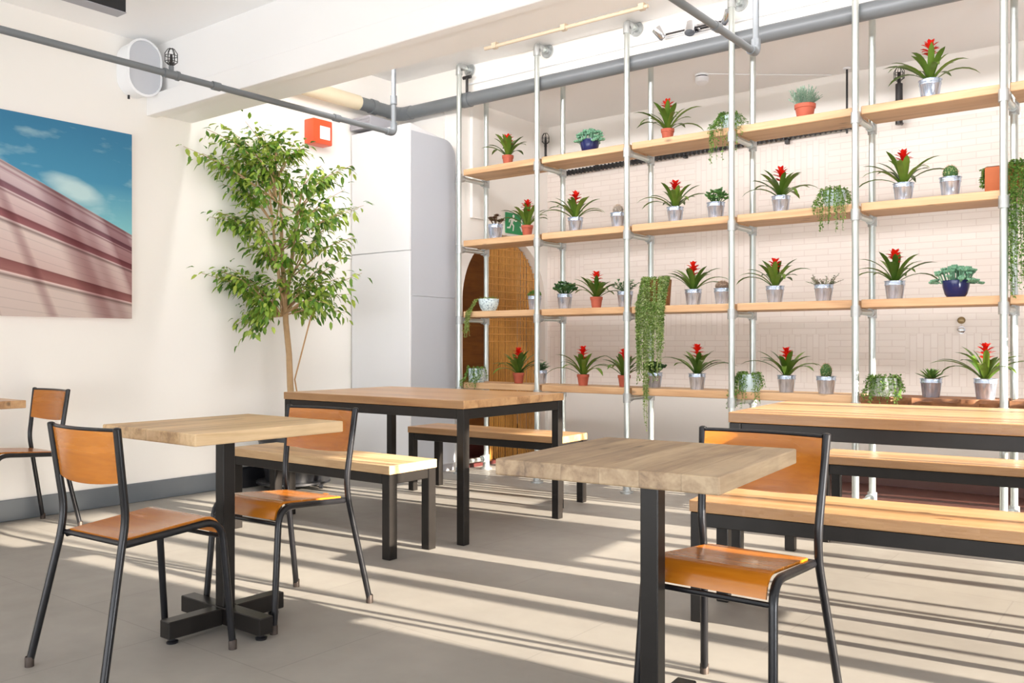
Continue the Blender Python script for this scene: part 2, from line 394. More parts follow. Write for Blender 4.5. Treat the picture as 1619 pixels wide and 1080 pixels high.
def picture_mat():
    """blue sky, streaked cloud and raking pink cladding"""
    m, nt, b = newmat('printed_canvas'); N = nt.nodes; L = nt.links
    def math_(op, a, bb=None, c=None):
        n = N.new('ShaderNodeMath'); n.operation = op
        for i, v in enumerate((a, bb, c)):
            if v is None: continue
            if isinstance(v, (int, float)): n.inputs[i].default_value = v
            else: L.new(v, n.inputs[i])
        return n.outputs[0]
    tc = N.new('ShaderNodeTexCoord'); sp = N.new('ShaderNodeSeparateXYZ'); L.new(tc.outputs['Object'], sp.inputs[0])
    y, z = sp.outputs['Y'], sp.outputs['Z']       # object origin: right lower corner; y runs negative to the left
    u = math_('ADD', y, .825)                     # 0 at the frame's cut, .825 at the right edge
    top = math_('MULTIPLY_ADD', u, -.455, .937)   # roof line height
    off = math_('SUBTRACT', top, z)
    q = math_('DIVIDE', off, math_('MULTIPLY_ADD', u, -.38, 1.0))
    cr = N.new('ShaderNodeValToRGB'); e = cr.color_ramp.elements
    stops = [(0, (196, 178, 178)), (.012, (150, 124, 128)), (.03, (206, 190, 190)), (.045, (160, 128, 134)), (.06, (206, 186, 188)), (.12, (192, 168, 172)),
             (.125, (126, 92, 100)), (.16, (142, 100, 110)), (.165, (222, 204, 202)), (.175, (160, 128, 130)), (.19, (212, 190, 188)), (.285, (196, 166, 166)),
             (.29, (128, 80, 84)), (.338, (150, 96, 100)), (.342, (226, 206, 202)), (.36, (140, 120, 116)), (.38, (214, 196, 190)), (.585, (202, 176, 170)),
             (.59, (132, 84, 82)), (.66, (158, 108, 104)), (.665, (232, 208, 202)), (.685, (130, 112, 106)), (.71, (206, 188, 180)), (1, (196, 180, 172))]
    e[0].position = 0; e[0].color = lin(stops[0][1]); e[1].position = 1; e[1].color = lin(stops[-1][1])
    for p, c in stops[1:-1]:
        x = e.new(p); x.color = lin(c)
    L.new(q, cr.inputs[0])
    # fine board lines
    fl = math_('FRACT', math_('MULTIPLY', q, 17.0))
    ln = N.new('ShaderNodeMapRange'); ln.inputs[1].default_value = 0; ln.inputs[2].default_value = .14; ln.inputs[3].default_value = .8; ln.inputs[4].default_value = 1; L.new(fl, ln.inputs[0])
    # printed shadow stripes slanting down the cladding
    sw = math_('MULTIPLY_ADD', z, .42, u)
    ws = N.new('ShaderNodeTexNoise'); ws.noise_dimensions = '1D'; ws.inputs['Scale'].default_value = 3.6; ws.inputs['Detail'].default_value = 1; L.new(sw, ws.inputs['W'])
    sr = N.new('ShaderNodeValToRGB'); sr.color_ramp.elements[0].position = .42; sr.color_ramp.elements[0].color = (.50, .36, .38, 1); sr.color_ramp.elements[1].position = .54; sr.color_ramp.elements[1].color = (1, 1, 1, 1)
    L.new(ws.outputs['Fac'], sr.inputs[0])
    m1 = N.new('ShaderNodeMix'); m1.data_type = 'RGBA'; m1.blend_type = 'MULTIPLY'; m1.inputs['Factor'].default_value = 1; L.new(cr.outputs[0], m1.inputs['A']); L.new(sr.outputs[0], m1.inputs['B'])
    m2 = N.new('ShaderNodeMix'); m2.data_type = 'RGBA'; m2.blend_type = 'MULTIPLY'; m2.inputs['Factor'].default_value = 1; L.new(m1.outputs['Result'], m2.inputs['A']); L.new(ln.outputs[0], m2.inputs['B'])
    # sky
    sk = N.new('ShaderNodeValToRGB'); sk.color_ramp.elements[0].position = .45; sk.color_ramp.elements[0].color = lin((128, 192, 200)); sk.color_ramp.elements[1].position = 1.2 / 1.3; sk.color_ramp.elements[1].color = lin((58, 122, 158))
    x = sk.color_ramp.elements.new(.68); x.color = lin((72, 142, 176))
    L.new(math_('DIVIDE', z, 1.3), sk.inputs[0])
    mp = N.new('ShaderNodeMapping'); mp.inputs['Rotation'].default_value = (math.radians(24), 0, 0); mp.inputs['Scale'].default_value = (1, 2.0, 5.2); mp.inputs['Location'].default_value = (0, .62, .1)
    L.new(tc.outputs['Object'], mp.inputs['Vector'])
    cn = N.new('ShaderNodeTexNoise'); cn.inputs['Scale'].default_value = 1.35; cn.inputs['Detail'].default_value = 4; cn.inputs['Roughness'].default_value = .5; L.new(mp.outputs[0], cn.inputs['Vector'])
    cc = N.new('ShaderNodeMapRange'); cc.inputs[1].default_value = .53; cc.inputs[2].default_value = .72; L.new(cn.outputs['Fac'], cc.inputs[0])
    # main cloud ellipse
    du = math_('DIVIDE', math_('SUBTRACT', u, .45), .17); dz = math_('DIVIDE', math_('MULTIPLY_ADD', math_('SUBTRACT', u, .45), .28, math_('SUBTRACT', z, .80)), .065)
    rr = math_('ADD', math_('MULTIPLY', du, du), math_('MULTIPLY', dz, dz))
    el = N.new('ShaderNodeMapRange'); el.inputs[1].default_value = 1.9; el.inputs[2].default_value = -.2; L.new(math_('ADD', rr, math_('MULTIPLY_ADD', cn.outputs['Fac'], 4.2, -2.1)), el.inputs[0])
    cf = math_('MAXIMUM', math_('MULTIPLY', cc.outputs[0], .6), math_('MULTIPLY', el.outputs[0], .85))
    m3 = N.new('ShaderNodeMix'); m3.data_type = 'RGBA'; L.new(cf, m3.inputs['Factor']); L.new(sk.outputs[0], m3.inputs['A']); m3.inputs['B'].default_value = lin((196, 222, 222))
    st = N.new('ShaderNodeMapRange'); st.inputs[1].default_value = -.002; st.inputs[2].default_value = .002; L.new(off, st.inputs[0])
    m4 = N.new('ShaderNodeMix'); m4.data_type = 'RGBA'; L.new(st.outputs[0], m4.inputs['Factor']); L.new(m3.outputs['Result'], m4.inputs['A']); L.new(m2.outputs['Result'], m4.inputs['B'])
    L.new(m4.outputs['Result'], b.inputs['Base Color']); b.inputs['Roughness'].default_value = .5; b.inputs['Specular IOR Level'].default_value = .2
    return m
M['picture'] = picture_mat()
M['canvasedge'] = plain('canvas_edge', (226, 198, 198), .6, var=.03)

def scribble_mat():
    """white glaze with dark blue brush marks"""
    m, nt, b = newmat('glaze_with_blue_marks'); N = nt.nodes; L = nt.links
    tc = N.new('ShaderNodeTexCoord'); n = N.new('ShaderNodeTexNoise'); n.inputs['Scale'].default_value = 34; n.inputs['Detail'].default_value = 2
    L.new(tc.outputs['Object'], n.inputs['Vector'])
    r = N.new('ShaderNodeValToRGB'); e = r.color_ramp.elements
    e[0].position = .47; e[0].color = lin((206, 222, 226)); e[1].position = .55; e[1].color = lin((206, 222, 226))
    x = e.new(.51); x.color = lin((84, 112, 130))
    L.new(n.outputs['Fac'], r.inputs[0]); L.new(r.outputs[0], b.inputs['Base Color']); b.inputs['Roughness'].default_value = .25
    return m
M['marks'] = scribble_mat()

# ------------------------------------------------------------------ the room
XL, XR, YF, YB = -5.70, 2.6, -3.2, 7.03
ZC, ZR, ZS = 3.14, 3.425, 3.18         # front ceiling, rear ceiling bay, soffit
YBEAM0, YBEAM1, YBULK = 3.28, 3.63, 5.70
def sbox(name, x0, x1, y0, y1, z0, z1, m, bev=0):
    return struct(MB().box(x0, x1, y0, y1, z0, z1, bev).build(name, M[m], smooth=False))
sbox('floor', XL - .5, XR + .3, YF - .3, YB + .3, -.12, 0, 'floor')
sbox('wall_left', XL - .2, XL, YF - .3, YBULK + .2, 0, ZR + .1, 'wall')
sbox('wall_back', -5.8, XR + .3, YB, YB + .2, 0, ZR, 'wall')
sbox('ceiling', XL - .2, XR + .3, YF - .3, 3.35, ZC, ZC + .5, 'ceil')
sbox('trim_1', XL, XR, 3.35, YBEAM1, 2.66, ZR + .1, 'beam')                    # dropped beam
sbox('trim_2', XL, XR, YBEAM0, 3.35, 2.64, 2.78, 'beam', .004)                 # its front lip
sbox('trim_3', XL - .2, XR + .3, YBEAM1, YBULK + .2, ZR, ZR + .2, 'ceil')      # rear ceiling bay
sbox('trim_4', XL - .2, XR + .3, YBULK, YBULK + .15, ZS, ZR, 'wall')           # bulkhead over the shelving
sbox('trim_5', -5.8, XR + .3, YBULK + .15, YB, ZS, ZS + .15, 'ceil')           # soffit behind it
sbox('trim_6', -4.98, XR, YB - .012, YB, .66, 2.72, 'tile')                    # tiled panel
sbox('trim_7', -4.955, XR, YB - .05, YB - .012, 0, .17, 'plinth')              # dark plinth board
sbox('trim_8', -4.0, XR, 6.25, YB - .05, 0, .012, 'plinth')                    # dark floor strip
sbox('added_lamp_tray', -5.1, .5, YBEAM1, YBEAM1 + .06, 3.1, 3.3, 'beam')                  # unseen tray added on the beam's far side for the assumed lamp
sbox('baseboard_left', XL, XL + .018, YF, 5.10, 0, .13, 'basebd', .004)
# wall with arched opening at the left end of the recess
def arch_wall():
    m = MB(); bm = m.bm
    yc, r, zc = 6.37, .61, 1.46; xa, xb = -4.98, -5.14
    n = 28
    arc = [(yc - r * math.cos(PI * i / n), zc + r * math.sin(PI * i / n)) for i in range(n + 1)]
    low = [(yc - r, 0)]; hi = [(yc + r, 0)]
    prof = low + arc + hi
    ztop = ZS
    for x in (xa, xb):
        vs = [bm.verts.new((x, y, z)) for y, z in arc]; tp = [bm.verts.new((x, y, ztop)) for y, z in arc]
        for i in range(n): bm.faces.new((vs[i], vs[i + 1], tp[i + 1], tp[i]))
        for ya, yb2 in ((YBULK, yc - r), (yc + r, YB)):
            bm.faces.new([bm.verts.new((x, yy, zz)) for yy, zz in ((ya, 0), (yb2, 0), (yb2, ztop), (ya, ztop))])
    pa = [bm.verts.new((xa, y, z)) for y, z in prof]; pb = [bm.verts.new((xb, y, z)) for y, z in prof]
    for i in range(len(prof) - 1): bm.faces.new((pa[i], pa[i + 1], pb[i + 1], pb[i]))
    return struct(m.build('wall_recess', M['wall'], angle=30))
arch_wall()
sbox('trim_9', -4.98, -4.95, 5.86, 6.03, 2.17, ZS, 'wall')                     # boxed duct on that wall
sbox('door_1', -5.40, -5.36, 5.6, 7.03, .0, 2.4, 'door')
sbox('trim_10', -5.355, -4.99, 5.75, 7.0, 0, .03, 'redwood')
sbox('trim_11', -5.36, -5.345, 5.72, 7.03, .03, .28, 'redwood')
# assumed glazed right side and shopfront behind the camera (out of view; they let the daylight in)
def glazing(name, along, fixed, a0, a1, z0, z1, bars, th=.06):
    m = MB()
    def bar(p0, p1, q0, q1):
        if along == 'Y': m.box(fixed - .04, fixed + .04, p0, p1, q0, q1)
        else: m.box(p0, p1, fixed - .04, fixed + .04, q0, q1)
    bar(a0, a1, z0, z0 + .06); bar(a0, a1, z1 - .06, z1)
    for p, w in bars: bar(p - w / 2, p + w / 2, z0, z1)
    return struct(m.build(name, M['frame'], smooth=False))
sbox('wall_right', XR, XR + .2, YF - .3, YB + .3, 0, .25, 'wall')
sbox('trim_12', XR, XR + .2, YF - .3, YB + .3, 2.12, ZR + .1, 'wall')  # assumed low window head, set to keep sun off the left wall
sbox('trim_14', XR, XR + .2, .6, 2.85, .25, 2.12, 'wall')  # assumed solid stretch, sized to shade the small tables and front floor
sbox('trim_15', XL - .2, -5.0, YBULK + .015, YBULK + .05, 0, ZS, 'wall')
BARS = [(-3.1, .1), (-2.0, .06), (-.9, .06), (.2, .08), (3.1, .03), (3.42, .10), (3.73, .03), (4.15, .03), (4.3, .03), (4.75, .08), (5.0, .03), (5.3, .04), (5.62, .03), (5.76, .03), (6.2, .06), (6.9, .1)]  # assumed bars, spaced to cast the sun streaks on the floor
glazing('window_1', 'Y', XR + .1, YF, YB, .25, 2.12, BARS)
sbox('wall_front', XL - .2, XR + .3, YF - .2, YF, 0, .35, 'wall')
sbox('trim_13', XL - .2, XR + .3, YF - .2, YF, 2.9, ZC + .1, 'wall')
glazing('window_2', 'X', YF - .1, XL, XR, .35, 2.9, [(XL + .1, .2), (-4.2, .08), (-2.7, .08), (-1.2, .08), (.3, .08), (1.8, .08), (XR - .1, .2)])

# ------------------------------------------------------------------ tall white cabinet in the corner
def cabinet():
    t = thing('tall_cabinet', 'tall glossy white cabinet unit in the far left corner, reaching almost to the ceiling', 'cabinet', (XL + .01, 5.14, 0))
    W, D, Hh = .69, .55, 2.86
    # body with a rounded rear top corner on the visible side
    m = MB(); pts = [(0.012, .06), (D, .06), (D, Hh - .2)] + [(D - .14 + .14 * math.cos(a), Hh - .2 + .14 * math.sin(a)) for a in [PI / 2 * k / 6 for k in range(1, 7)]] + [(.012, Hh)]
    m.poly_prism(pts, lambda u, v, d: (d, u, v), .01, W - .012)
    m.build('body', M['cab'], t, angle=30)
    MB().box(.02, W - .02, .03, D, 0, .06).build('plinth', M['greyp'], t)
    MB().box(.004, W, -.004, .012, .064, 1.828, .002).build('door', M['cab'], t)
    MB().box(.004, W, -.004, .012, 1.834, Hh - .004, .002).build('door', M['cab'], t)
    MB().box(W - .012, W, .014, D - .002, .064, 1.462, .002).build('side_panel', M['cabshade'], t)
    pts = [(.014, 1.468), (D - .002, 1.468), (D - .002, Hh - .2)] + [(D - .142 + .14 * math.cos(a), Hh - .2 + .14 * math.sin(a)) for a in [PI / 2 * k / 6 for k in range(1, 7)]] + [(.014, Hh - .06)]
    MB().poly_prism(pts, lambda u, v, d: (d, u, v), W - .012, W).build('side_panel', M['cabshade'], t, angle=30)
cabinet()
sv = thing('ventilation_box', 'small grey ribbed vent box tucked under the pipe bend above the cabinet', 'vent', (-5.56, 5.12, 2.885))
MB().box(-.12, .12, -.005, .3, 0, .1, .004).build('casing', M['greyp'], sv)
for k in range(3):
    MB().box(-.115, .115, -.013, -.005, .018 + .028 * k, .03 + .028 * k).build('louvre', M['greyp'], sv)

# ------------------------------------------------------------------ shelving of scaffold tube
SY0, SY1 = 5.555, 5.91
PX = [-4.84 + .8 * i for i in range(7)]
SZ = {1: .757, 2: 1.345, 3: 1.934, 4: 2.525}
TH = .05; TR = .021
rack = thing('tube_shelving', 'galvanised scaffold tube shelving with timber boards, full of potted plants', 'shelving', (PX[0], SY0, 0))
rx = lambda x: x - PX[0]
D_ = SY1 - SY0
for i, x in enumerate(PX):
    X = rx(x)
    # front pole with elbow into the bulkhead
    f = MB().tube(fillet([(X, 0, .012), (X, 0, 3.383), (X, YBULK - SY0 - .012, 3.383)], .05), TR, 14).build('front_pole', M['galv'], rack)
    MB().lathe([(0, 0), (.048, 0), (.048, .012), (.03, .016), (.029, .05), (0, .05)], (X, 0, 0), 18).build('base_flange', M['galv2'], f)
    e = MB().tube([(X, 0, 3.31), (X, 0, 3.36)], TR + .007, 14)
    e.tube(fillet([(X, 0, 3.34), (X, 0, 3.384), (X, .055, 3.384)], .03), TR + .007, 14)
    e.build('elbow', M['galv2'], f)
    fl = MB().tube([(X, YBULK - SY0 - .001, 3.383), (X, YBULK - SY0 - .014, 3.383)], .055, 18)
    fl.tube([(X, YBULK - SY0 - .01, 3.383), (X, YBULK - SY0 - .05, 3.383)], TR + .008, 14)
    for k in range(4):
        a = PI / 4 + PI / 2 * k
        fl.tube([(X + .042 * math.cos(a), YBULK - SY0 - .013, 3.383 + .042 * math.sin(a)), (X + .042 * math.cos(a), YBULK - SY0 - .02, 3.383 + .042 * math.sin(a))], .007, 6)
    fl.build('wall_flange', M['galv2'], f)
    bpole = MB().tube([(X, D_, .012), (X, D_, ZS - .001)], TR, 14).build('back_pole', M['galv'], rack)
    MB().lathe([(0, 0), (.048, 0), (.048, .012), (.03, .016), (.029, .05), (0, .05)], (X, D_, 0), 18).build('base_flange', M['galv2'], bpole)
    for lev, z in list(SZ.items()) + [(0, .09 + TR + TH)]:
        zc = z - TH - TR - .001
        ct = MB().tube([(X, .022, zc), (X, D_ - .022, zc)], TR * .92, 12).build('cross_tube', M['galv'], rack)
        if lev == 0:
            tf = MB().tube([(X, D_, zc - .035), (X, D_, zc + .035)], TR + .008, 14); tf.tube([(X, D_, zc), (X, D_ - .06, zc)], TR + .008, 14)
            tf.build('tee_fitting', M['galv2'], ct); continue
        tf = MB().tube([(X, 0, zc - .034), (X, 0, zc + .034)], TR + .007, 14); tf.tube([(X, 0, zc), (X, .055, zc)], TR + .006, 14)
        tf.build('tee_fitting', M['galv2'], ct)
        tf = MB().tube([(X, D_, zc - .034), (X, D_, zc + .034)], TR + .007, 14); tf.tube([(X, D_, zc), (X, D_ - .055, zc)], TR + .006, 14)
        tf.ball((X, D_ + TR + .007, zc), .008, n=6, m=4)
        tf.build('tee_fitting', M['galv2'], ct)
for lev, z in SZ.items():
    for i in range(6):
        x0, x1 = rx(PX[i]) + .026, rx(PX[i + 1]) - .012 + R3.uniform(-.006, .006)
        dz = 0
        live = lev == 1 and i >= 4
        m = MB()
        if live:
            # waney bark edge along the front
            bm = m.bm; n = 26; rows = []
            for k in range(n + 1):
                xx = x0 + (x1 - x0) * k / n
                w = .012 * math.sin(k * 1.3 + i) + .008 * math.sin(k * 2.9) + .006 * R3.uniform(-1, 1)
                rows.append([bm.verts.new(p) for p in ((xx, .03 + w, z), (xx, .018 + w * .6, z - TH * .45), (xx, .035 + w, z - TH - .004), (xx, D_ - .024, z - TH - .0), (xx, D_ - .024, z))])
            for a, b2 in zip(rows, rows[1:]):
                for k in range(5): bm.faces.new((a[k], a[(k + 1) % 5], b2[(k + 1) % 5], b2[k]))
            bm.faces.new(rows[0]); bm.faces.new(rows[-1][::-1])
        else:
            m.box(x0, x1, .022, D_ - .024, z - TH, z, .004)
        o = m.build('shelf_board', M['livewood' if live else 'shelfwood'], rack, smooth=live, angle=50)
        if live: o['label'] = 'dark bark edged shelf board'

# ------------------------------------------------------------------ plants
def zinc_pot(par, r=.062, h=.118, name='bucket'):
    rb = r * .74
    p = MB().lathe([(0, 0), (rb, 0), (rb + .001, .004), (rb + (r - rb) * .74, h * .74), (rb + (r - rb) * .76 + .002, h * .76), (rb + (r - rb) * .80 + .0025, h * .80), (rb + (r - rb) * .83, h * .83),
                     (r - .002, h * .975), (r + .0025, h * .98), (r + .003, h), (r - .002, h * 1.0), (r - .006, h * .9), (0, h * .9)], n=28).build(name, M['zinc'], par, angle=50)
    MB().lathe([(0, h * .905), (r - .008, h * .90), (r - .012, h * .925), (0, h * .94)], n=16).build('soil', M['soil'], par)
    return h * .92
def terra_pot(par, r=.05, h=.085):
    rb = r * .72
    MB().lathe([(0, 0), (rb, 0), (r * .92, h * .74), (r, h * .75), (r + .001, h), (r - .006, h), (r - .009, h * .85), (0, h * .85)], n=24).build('pot', M['terra'], par, angle=40)
    MB().lathe([(0, h * .9), (r - .009, h * .87), (0, h * .93)], n=14).build('soil', M['soil'], par)
    return h * .9
def round_pot(par, mat, r=.07, h=.085):
    MB().lathe([(0, 0), (r * .62, 0), (r * .8, h * .2), (r * .95, h * .6), (r, h * .96), (r, h), (r - .007, h), (r - .011, h * .8), (0, h * .8)], n=26).build('pot', M[mat], par, angle=45)
    MB().lathe([(0, h * .84), (r - .012, h * .82), (0, h * .88)], n=14).build('soil', M['soil'], par)
    return h * .85
def cyl_pot(par, mat, r=.06, h=.1):
    MB().lathe([(0, 0), (r * .93, 0), (r * .97, .005), (r, h), (r - .006, h), (r - .01, h * .84), (0, h * .84)], n=26).build('pot', M[mat], par, angle=45)
    MB().lathe([(0, h * .87), (r - .012, h * .85), (0, h * .92)], n=14).build('soil', M['soil'], par)
    return h * .86

def guz_top(par, h, seed, fl=.19, span=1.0, cols='guz', upr=0.0):
    """strap leaved rosette with a red flower head; fl: height of the flower above the rim"""
    r = random.Random(seed); m = MB(); n = 17
    az0 = r.uniform(0, 6.28)
    for i in range(n):
        f = i / (n - 1)                                # outer, low leaves first
        az = az0 + i * 2.39996 + r.uniform(-.2, .2)
        el = .62 + .72 * f + r.uniform(-.12, .12) + upr
        L = (.30 - .10 * f + r.uniform(-.03, .03)) * span
        W = (.031 + .008 * r.random()) * (1.0 + .25 * f)
        dr = 1.55 - .85 * f + r.uniform(-.2, .25)
        # keep leaves clear of the tiled wall side: shorten the ones that reach back
        if math.sin(az) > .5: L *= .9
        rad = .014 * (1 - f)
        m.strap((math.cos(az) * rad, math.sin(az) * rad, h - .004), az, el, L, W, dr, n=8, fold=.3, twist=r.uniform(-.25, .25))
    m.build('foliage', M[cols], par, angle=80)
    b = MB(); b.tube([(0, 0, h), (0, 0, h + fl - .03)], .007, 6)
    for ring, (k, zz, el, L) in enumerate(((5, -.07, .55, .05), (6, -.035, .5, .056), (6, -.015, .7, .056), (5, 0.0, 1.1, .05))):
        for j in range(k):
            az = az0 + 2 * PI * j / k + ring * .5 + r.uniform(-.15, .15)
            b.strap((0, 0, h + fl - .03 + zz * .8), az, el + r.uniform(-.1, .15), L * 1.12, .026, .5, n=4, fold=.3)
    b.build('flower_head', M['bract'], par, angle=80)
def succ(par, h, kind, seed, sc=1.0):
    r = random.Random(seed); m = MB()
    if kind == 'sedum':                                 # thick rosette stems spilling over the rim
        for i in range(74):
            az = r.uniform(0, 2 * PI); rr = .1 * sc * math.sqrt(r.random()); 
            x, y = math.cos(az) * rr * 1.15, math.sin(az) * rr * .8
            z = h + .075 * sc * (1 - (rr / (.12 * sc)) ** 2) + r.uniform(-.01, .014) - (.028 if rr > .08 * sc else 0)
            d = V(x * 5, y * 5, .5)
            for k in range(7):
                a = k * 2.4; dd = (d.normalized() * .5 + V(math.cos(a), math.sin(a), .3)).normalized()
                m.ball(V(x, y, z) + dd * .010, .0075, .0075, .012, n=5, m=4, dirv=dd)
            m.tube([(x * .75, y * .75, h), (x, y, z)], .003, 4)
        m.build('foliage', M['sedum'], par)
    elif kind == 'jade' or kind == 'dkgreen':
        cnt = 26 if kind == 'jade' else 44
        for i in range(cnt):
            az = r.uniform(0, 2 * PI); rr = .07 * sc * math.sqrt(r.random()); z = h + (.03 + .075 * r.random() * (1 - rr / (.1 * sc))) * sc
            x, y = math.cos(az) * rr, math.sin(az) * rr
            m.tube([(x * .3, y * .3, h), (x, y, z)], .003, 4)
            for k in range(4 if kind == 'jade' else 5):
                a = az + k * 1.7; dd = V(math.cos(a), math.sin(a), r.uniform(.2, .9)).normalized()
                m.ball(V(x, y, z) + dd * .013, .0085, .004, .016, n=6, m=4, dirv=dd)
        m.build('foliage', M[kind], par)
    elif kind == 'aeon':
        for i in range(7):
            az = i * 1.1 + r.random() * .4; rr = .0 if i == 0 else r.uniform(.035, .06) * sc; x, y, z = math.cos(az) * rr, math.sin(az) * rr, h + r.uniform(.03, .075)
            m.tube([(x * .3, y * .3, h - .005), (x, y, z)], .004, 5)
            for k in range(14):
                m.strap((x, y, z), k * 2.4, .15 + .07 * k, .042 * sc * (1 - k * .025), .022, .25, n=3, fold=.2)
        m.build('foliage', M['aeon'], par, angle=80)
    elif kind == 'lavender':
        for i in range(95):
            az = r.uniform(0, 2 * PI); el = r.uniform(.55, 1.5); L = r.uniform(.07, .14) * sc
            d = V(math.cos(az) * math.cos(el), math.sin(az) * math.cos(el), math.sin(el))
            p = V(math.cos(az) * .02, math.sin(az) * .02, h)
            m.tube([p, p + d * L], .0016, 3)
            for k in range(7):
                a = k * 2.4; q = p + d * L * (.35 + .1 * k)
                m.leaf(q, d + V(math.cos(a), math.sin(a), .2) * .7, (0, 0, 1), .022, .006, .1, .1)
        m.build('foliage', M['grey'], par, angle=80)
    elif kind == 'greyleaf':
        for i in range(22):
            az = r.uniform(0, 2 * PI); el = r.uniform(.4, 1.3); L = r.uniform(.06, .12) * sc
            d = V(math.cos(az) * math.cos(el), math.sin(az) * math.cos(el), math.sin(el)); p = V(0, 0, h)
            m.tube([p, p + d * L], .0022, 4)
            for k in range(7):
                a = k * 2.4; q = p + d * L * (.3 + .1 * k)
                m.leaf(q, d * .7 + V(math.cos(a), math.sin(a), .1), (0, 0, 1), .04, .013, .15, .2)
        m.build('foliage', M['olive'], par, angle=80)
    elif kind == 'aloe':
        for i in range(26):
            f = i / 26; m.strap((0, 0, h - .006), i * 2.4, .35 + 1.0 * f, (.1 - .025 * f) * sc, .019, .1, n=4, fold=.6)
        m.build('foliage', M['aloe'], par, angle=80)
    elif kind == 'mix':
        for i in range(40):
            az = r.uniform(0, 2 * PI); el = r.uniform(.1, 1.2); L = r.uniform(.04, .1) * sc
            d = V(math.cos(az) * math.cos(el), math.sin(az) * math.cos(el), math.sin(el)); p = V(math.cos(az) * .03, math.sin(az) * .03, h)
            m.tube([p, p + d * L], .0015, 3)
            for k in range(5):
                a = r.uniform(0, 6.3); m.leaf(p + d * L * (.3 + .16 * k), V(math.cos(a), math.sin(a), .4), (0, 0, 1), .017, .012, .1, .1)
        m.build('foliage', M['mixleaf'], par, angle=80)
    elif kind == 'moss':
        for i in range(160):
            az = r.uniform(0, 2 * PI); rr = .058 * math.sqrt(r.random()); z = h + .04 * (1 - (rr / .066) ** 2)
            a = r.uniform(0, 6.3); m.leaf((math.cos(az) * rr, math.sin(az) * rr, z), (math.cos(a) * .5, math.sin(a) * .5, .9), (math.sin(a), 0, .3), .022, .009)
        m.build('foliage', M['trail'], par, angle=80)
def cactus(par, h, mat, rx, rz, ribs=18, seed=1):
    r = random.Random(seed); m = MB(); bm = m.bm; n = ribs * 2; rings = []
    K = 9
    for i in range(K + 1):
        t = i / K; a = -PI * .38 + t * (PI * .88)
        rr, z = rx * math.cos(a), rz * (math.sin(a) + math.sin(PI * .38))
        rings.append([bm.verts.new((rr * (1 - (.07 if k % 2 else 0)) * math.cos(2 * PI * k / n), rr * (1 - (.07 if k % 2 else 0)) * math.sin(2 * PI * k / n), h - .008 + z)) for k in range(n)])
    for a, b in zip(rings, rings[1:]):
        for k in range(n): bm.faces.new((a[k], a[(k + 1) % n], b[(k + 1) % n], b[k]))
    bm.faces.new(rings[-1]); bm.faces.new(rings[0][::-1])
    m.build('cactus_body', M[mat], par, angle=60)
    s = MB()
    for i in range(110):
        a = -PI * .2 + r.random() * PI * .66; az = int(r.random() * ribs) / ribs * 2 * PI
        p = V(rx * math.cos(a) * math.cos(az), rx * math.cos(a) * math.sin(az), h - .008 + rz * (math.sin(a) + math.sin(PI * .38)))
        for q in range(2):
            d = (V(math.cos(az) * math.cos(a), math.sin(az) * math.cos(a), math.sin(a)) + V(r.uniform(-.6, .6), r.uniform(-.6, .6), r.uniform(-.4, .6))).normalized()
            s.tube([p, p + d * .008], [.0006, .0002], 3, caps=False)
    s.build('spines', M['cane'], par)
def strands(par, starts, mat, seed, leafL=.016, gap=.014, name='foliage', stem=True, drift=.02, leafW=.011):
    """hanging strands; starts = list of (points)"""
    r = random.Random(seed); m = MB()
    for pts in starts:
        pts = [Vector(p) for p in pts]
        if stem: m.tube(pts, .0012, 3, caps=False)
        tot = sum((b - a).length for a, b in zip(pts, pts[1:]))
        n = int(tot / gap); 
        for k in range(n):
            s = tot * (k + r.random()) / n
            for a, b in zip(pts, pts[1:]):
                l = (b - a).length
                if s <= l: break
                s -= l
            p = a + (b - a) * min(1, s / max(l, 1e-5))
            d = V(r.uniform(-1, 1), r.uniform(-1, 1), r.uniform(-.7, .5))
            m.leaf(p, d, V(r.uniform(-1, 1), r.uniform(-1, 1), 1), leafL * r.uniform(.7, 1.2), leafW * r.uniform(.8, 1.2), .1, .15)
    return m.build(name, M[mat], par, angle=80)
def trailing(par, r_, h, seed, hang=.2, count=60, mat='trail', front=1.0, spread=1.0, yclear=-.15):
    """mound of small leaves over a pot with strands spilling over the shelf's front edge"""
    r = random.Random(seed); st = []
    for i in range(count):
        az = r.uniform(PI * 1.05, PI * 1.95) if r.random() < .55 * front else r.uniform(0, 2 * PI)
        rr = r_ * r.uniform(.2, .9); p0 = V(math.cos(az) * rr * .5, math.sin(az) * rr * .5, h)
        p1 = V(math.cos(az) * r_ * 1.02, math.sin(az) * r_ * 1.02, h + r.uniform(.012, .04))
        p2 = V(math.cos(az) * (r_ + r.uniform(.01, .03)) * spread, math.sin(az) * (r_ + .015), h - r.uniform(.02, h * .8))
        pts = [p0, p1, p2]
        if math.sin(az) < -.3 and r.random() < .75:
            x = p2.x + r.uniform(-.015, .015)
            pts += [V(x, yclear + r.uniform(-.012, .006), .012), V(x + r.uniform(-.01, .01), yclear - .008, -hang * r.random() ** 1.4)]
        st.append(pts)
    return strands(par, st, mat, seed + 1)

GR = {1: 'plants on the lowest shelf', 2: 'plants on the second lowest shelf', 3: 'plants on the second highest shelf', 4: 'plants on the top shelf'}
PY = 5.70
def plant(x, lev, label, name, y=PY, rz=0.0, cat='potted plant'):
    return thing(name, label, cat, (x, y, SZ[lev] + .0005), rz, GR[lev])
def guz(x, lev, pot, label, seed, fl=.17, span=1.0, rz=0.0, y=PY, s=1.0, upr=0):
    t = plant(x, lev, label, 'potted_bromeliad', y)
    h = zinc_pot(t, .06 * s, .112 * s) if pot == 'z' else terra_pot(t, .047 * s, .086 * s)
    guz_top(t, h, seed, fl, span, upr=upr)
    return t
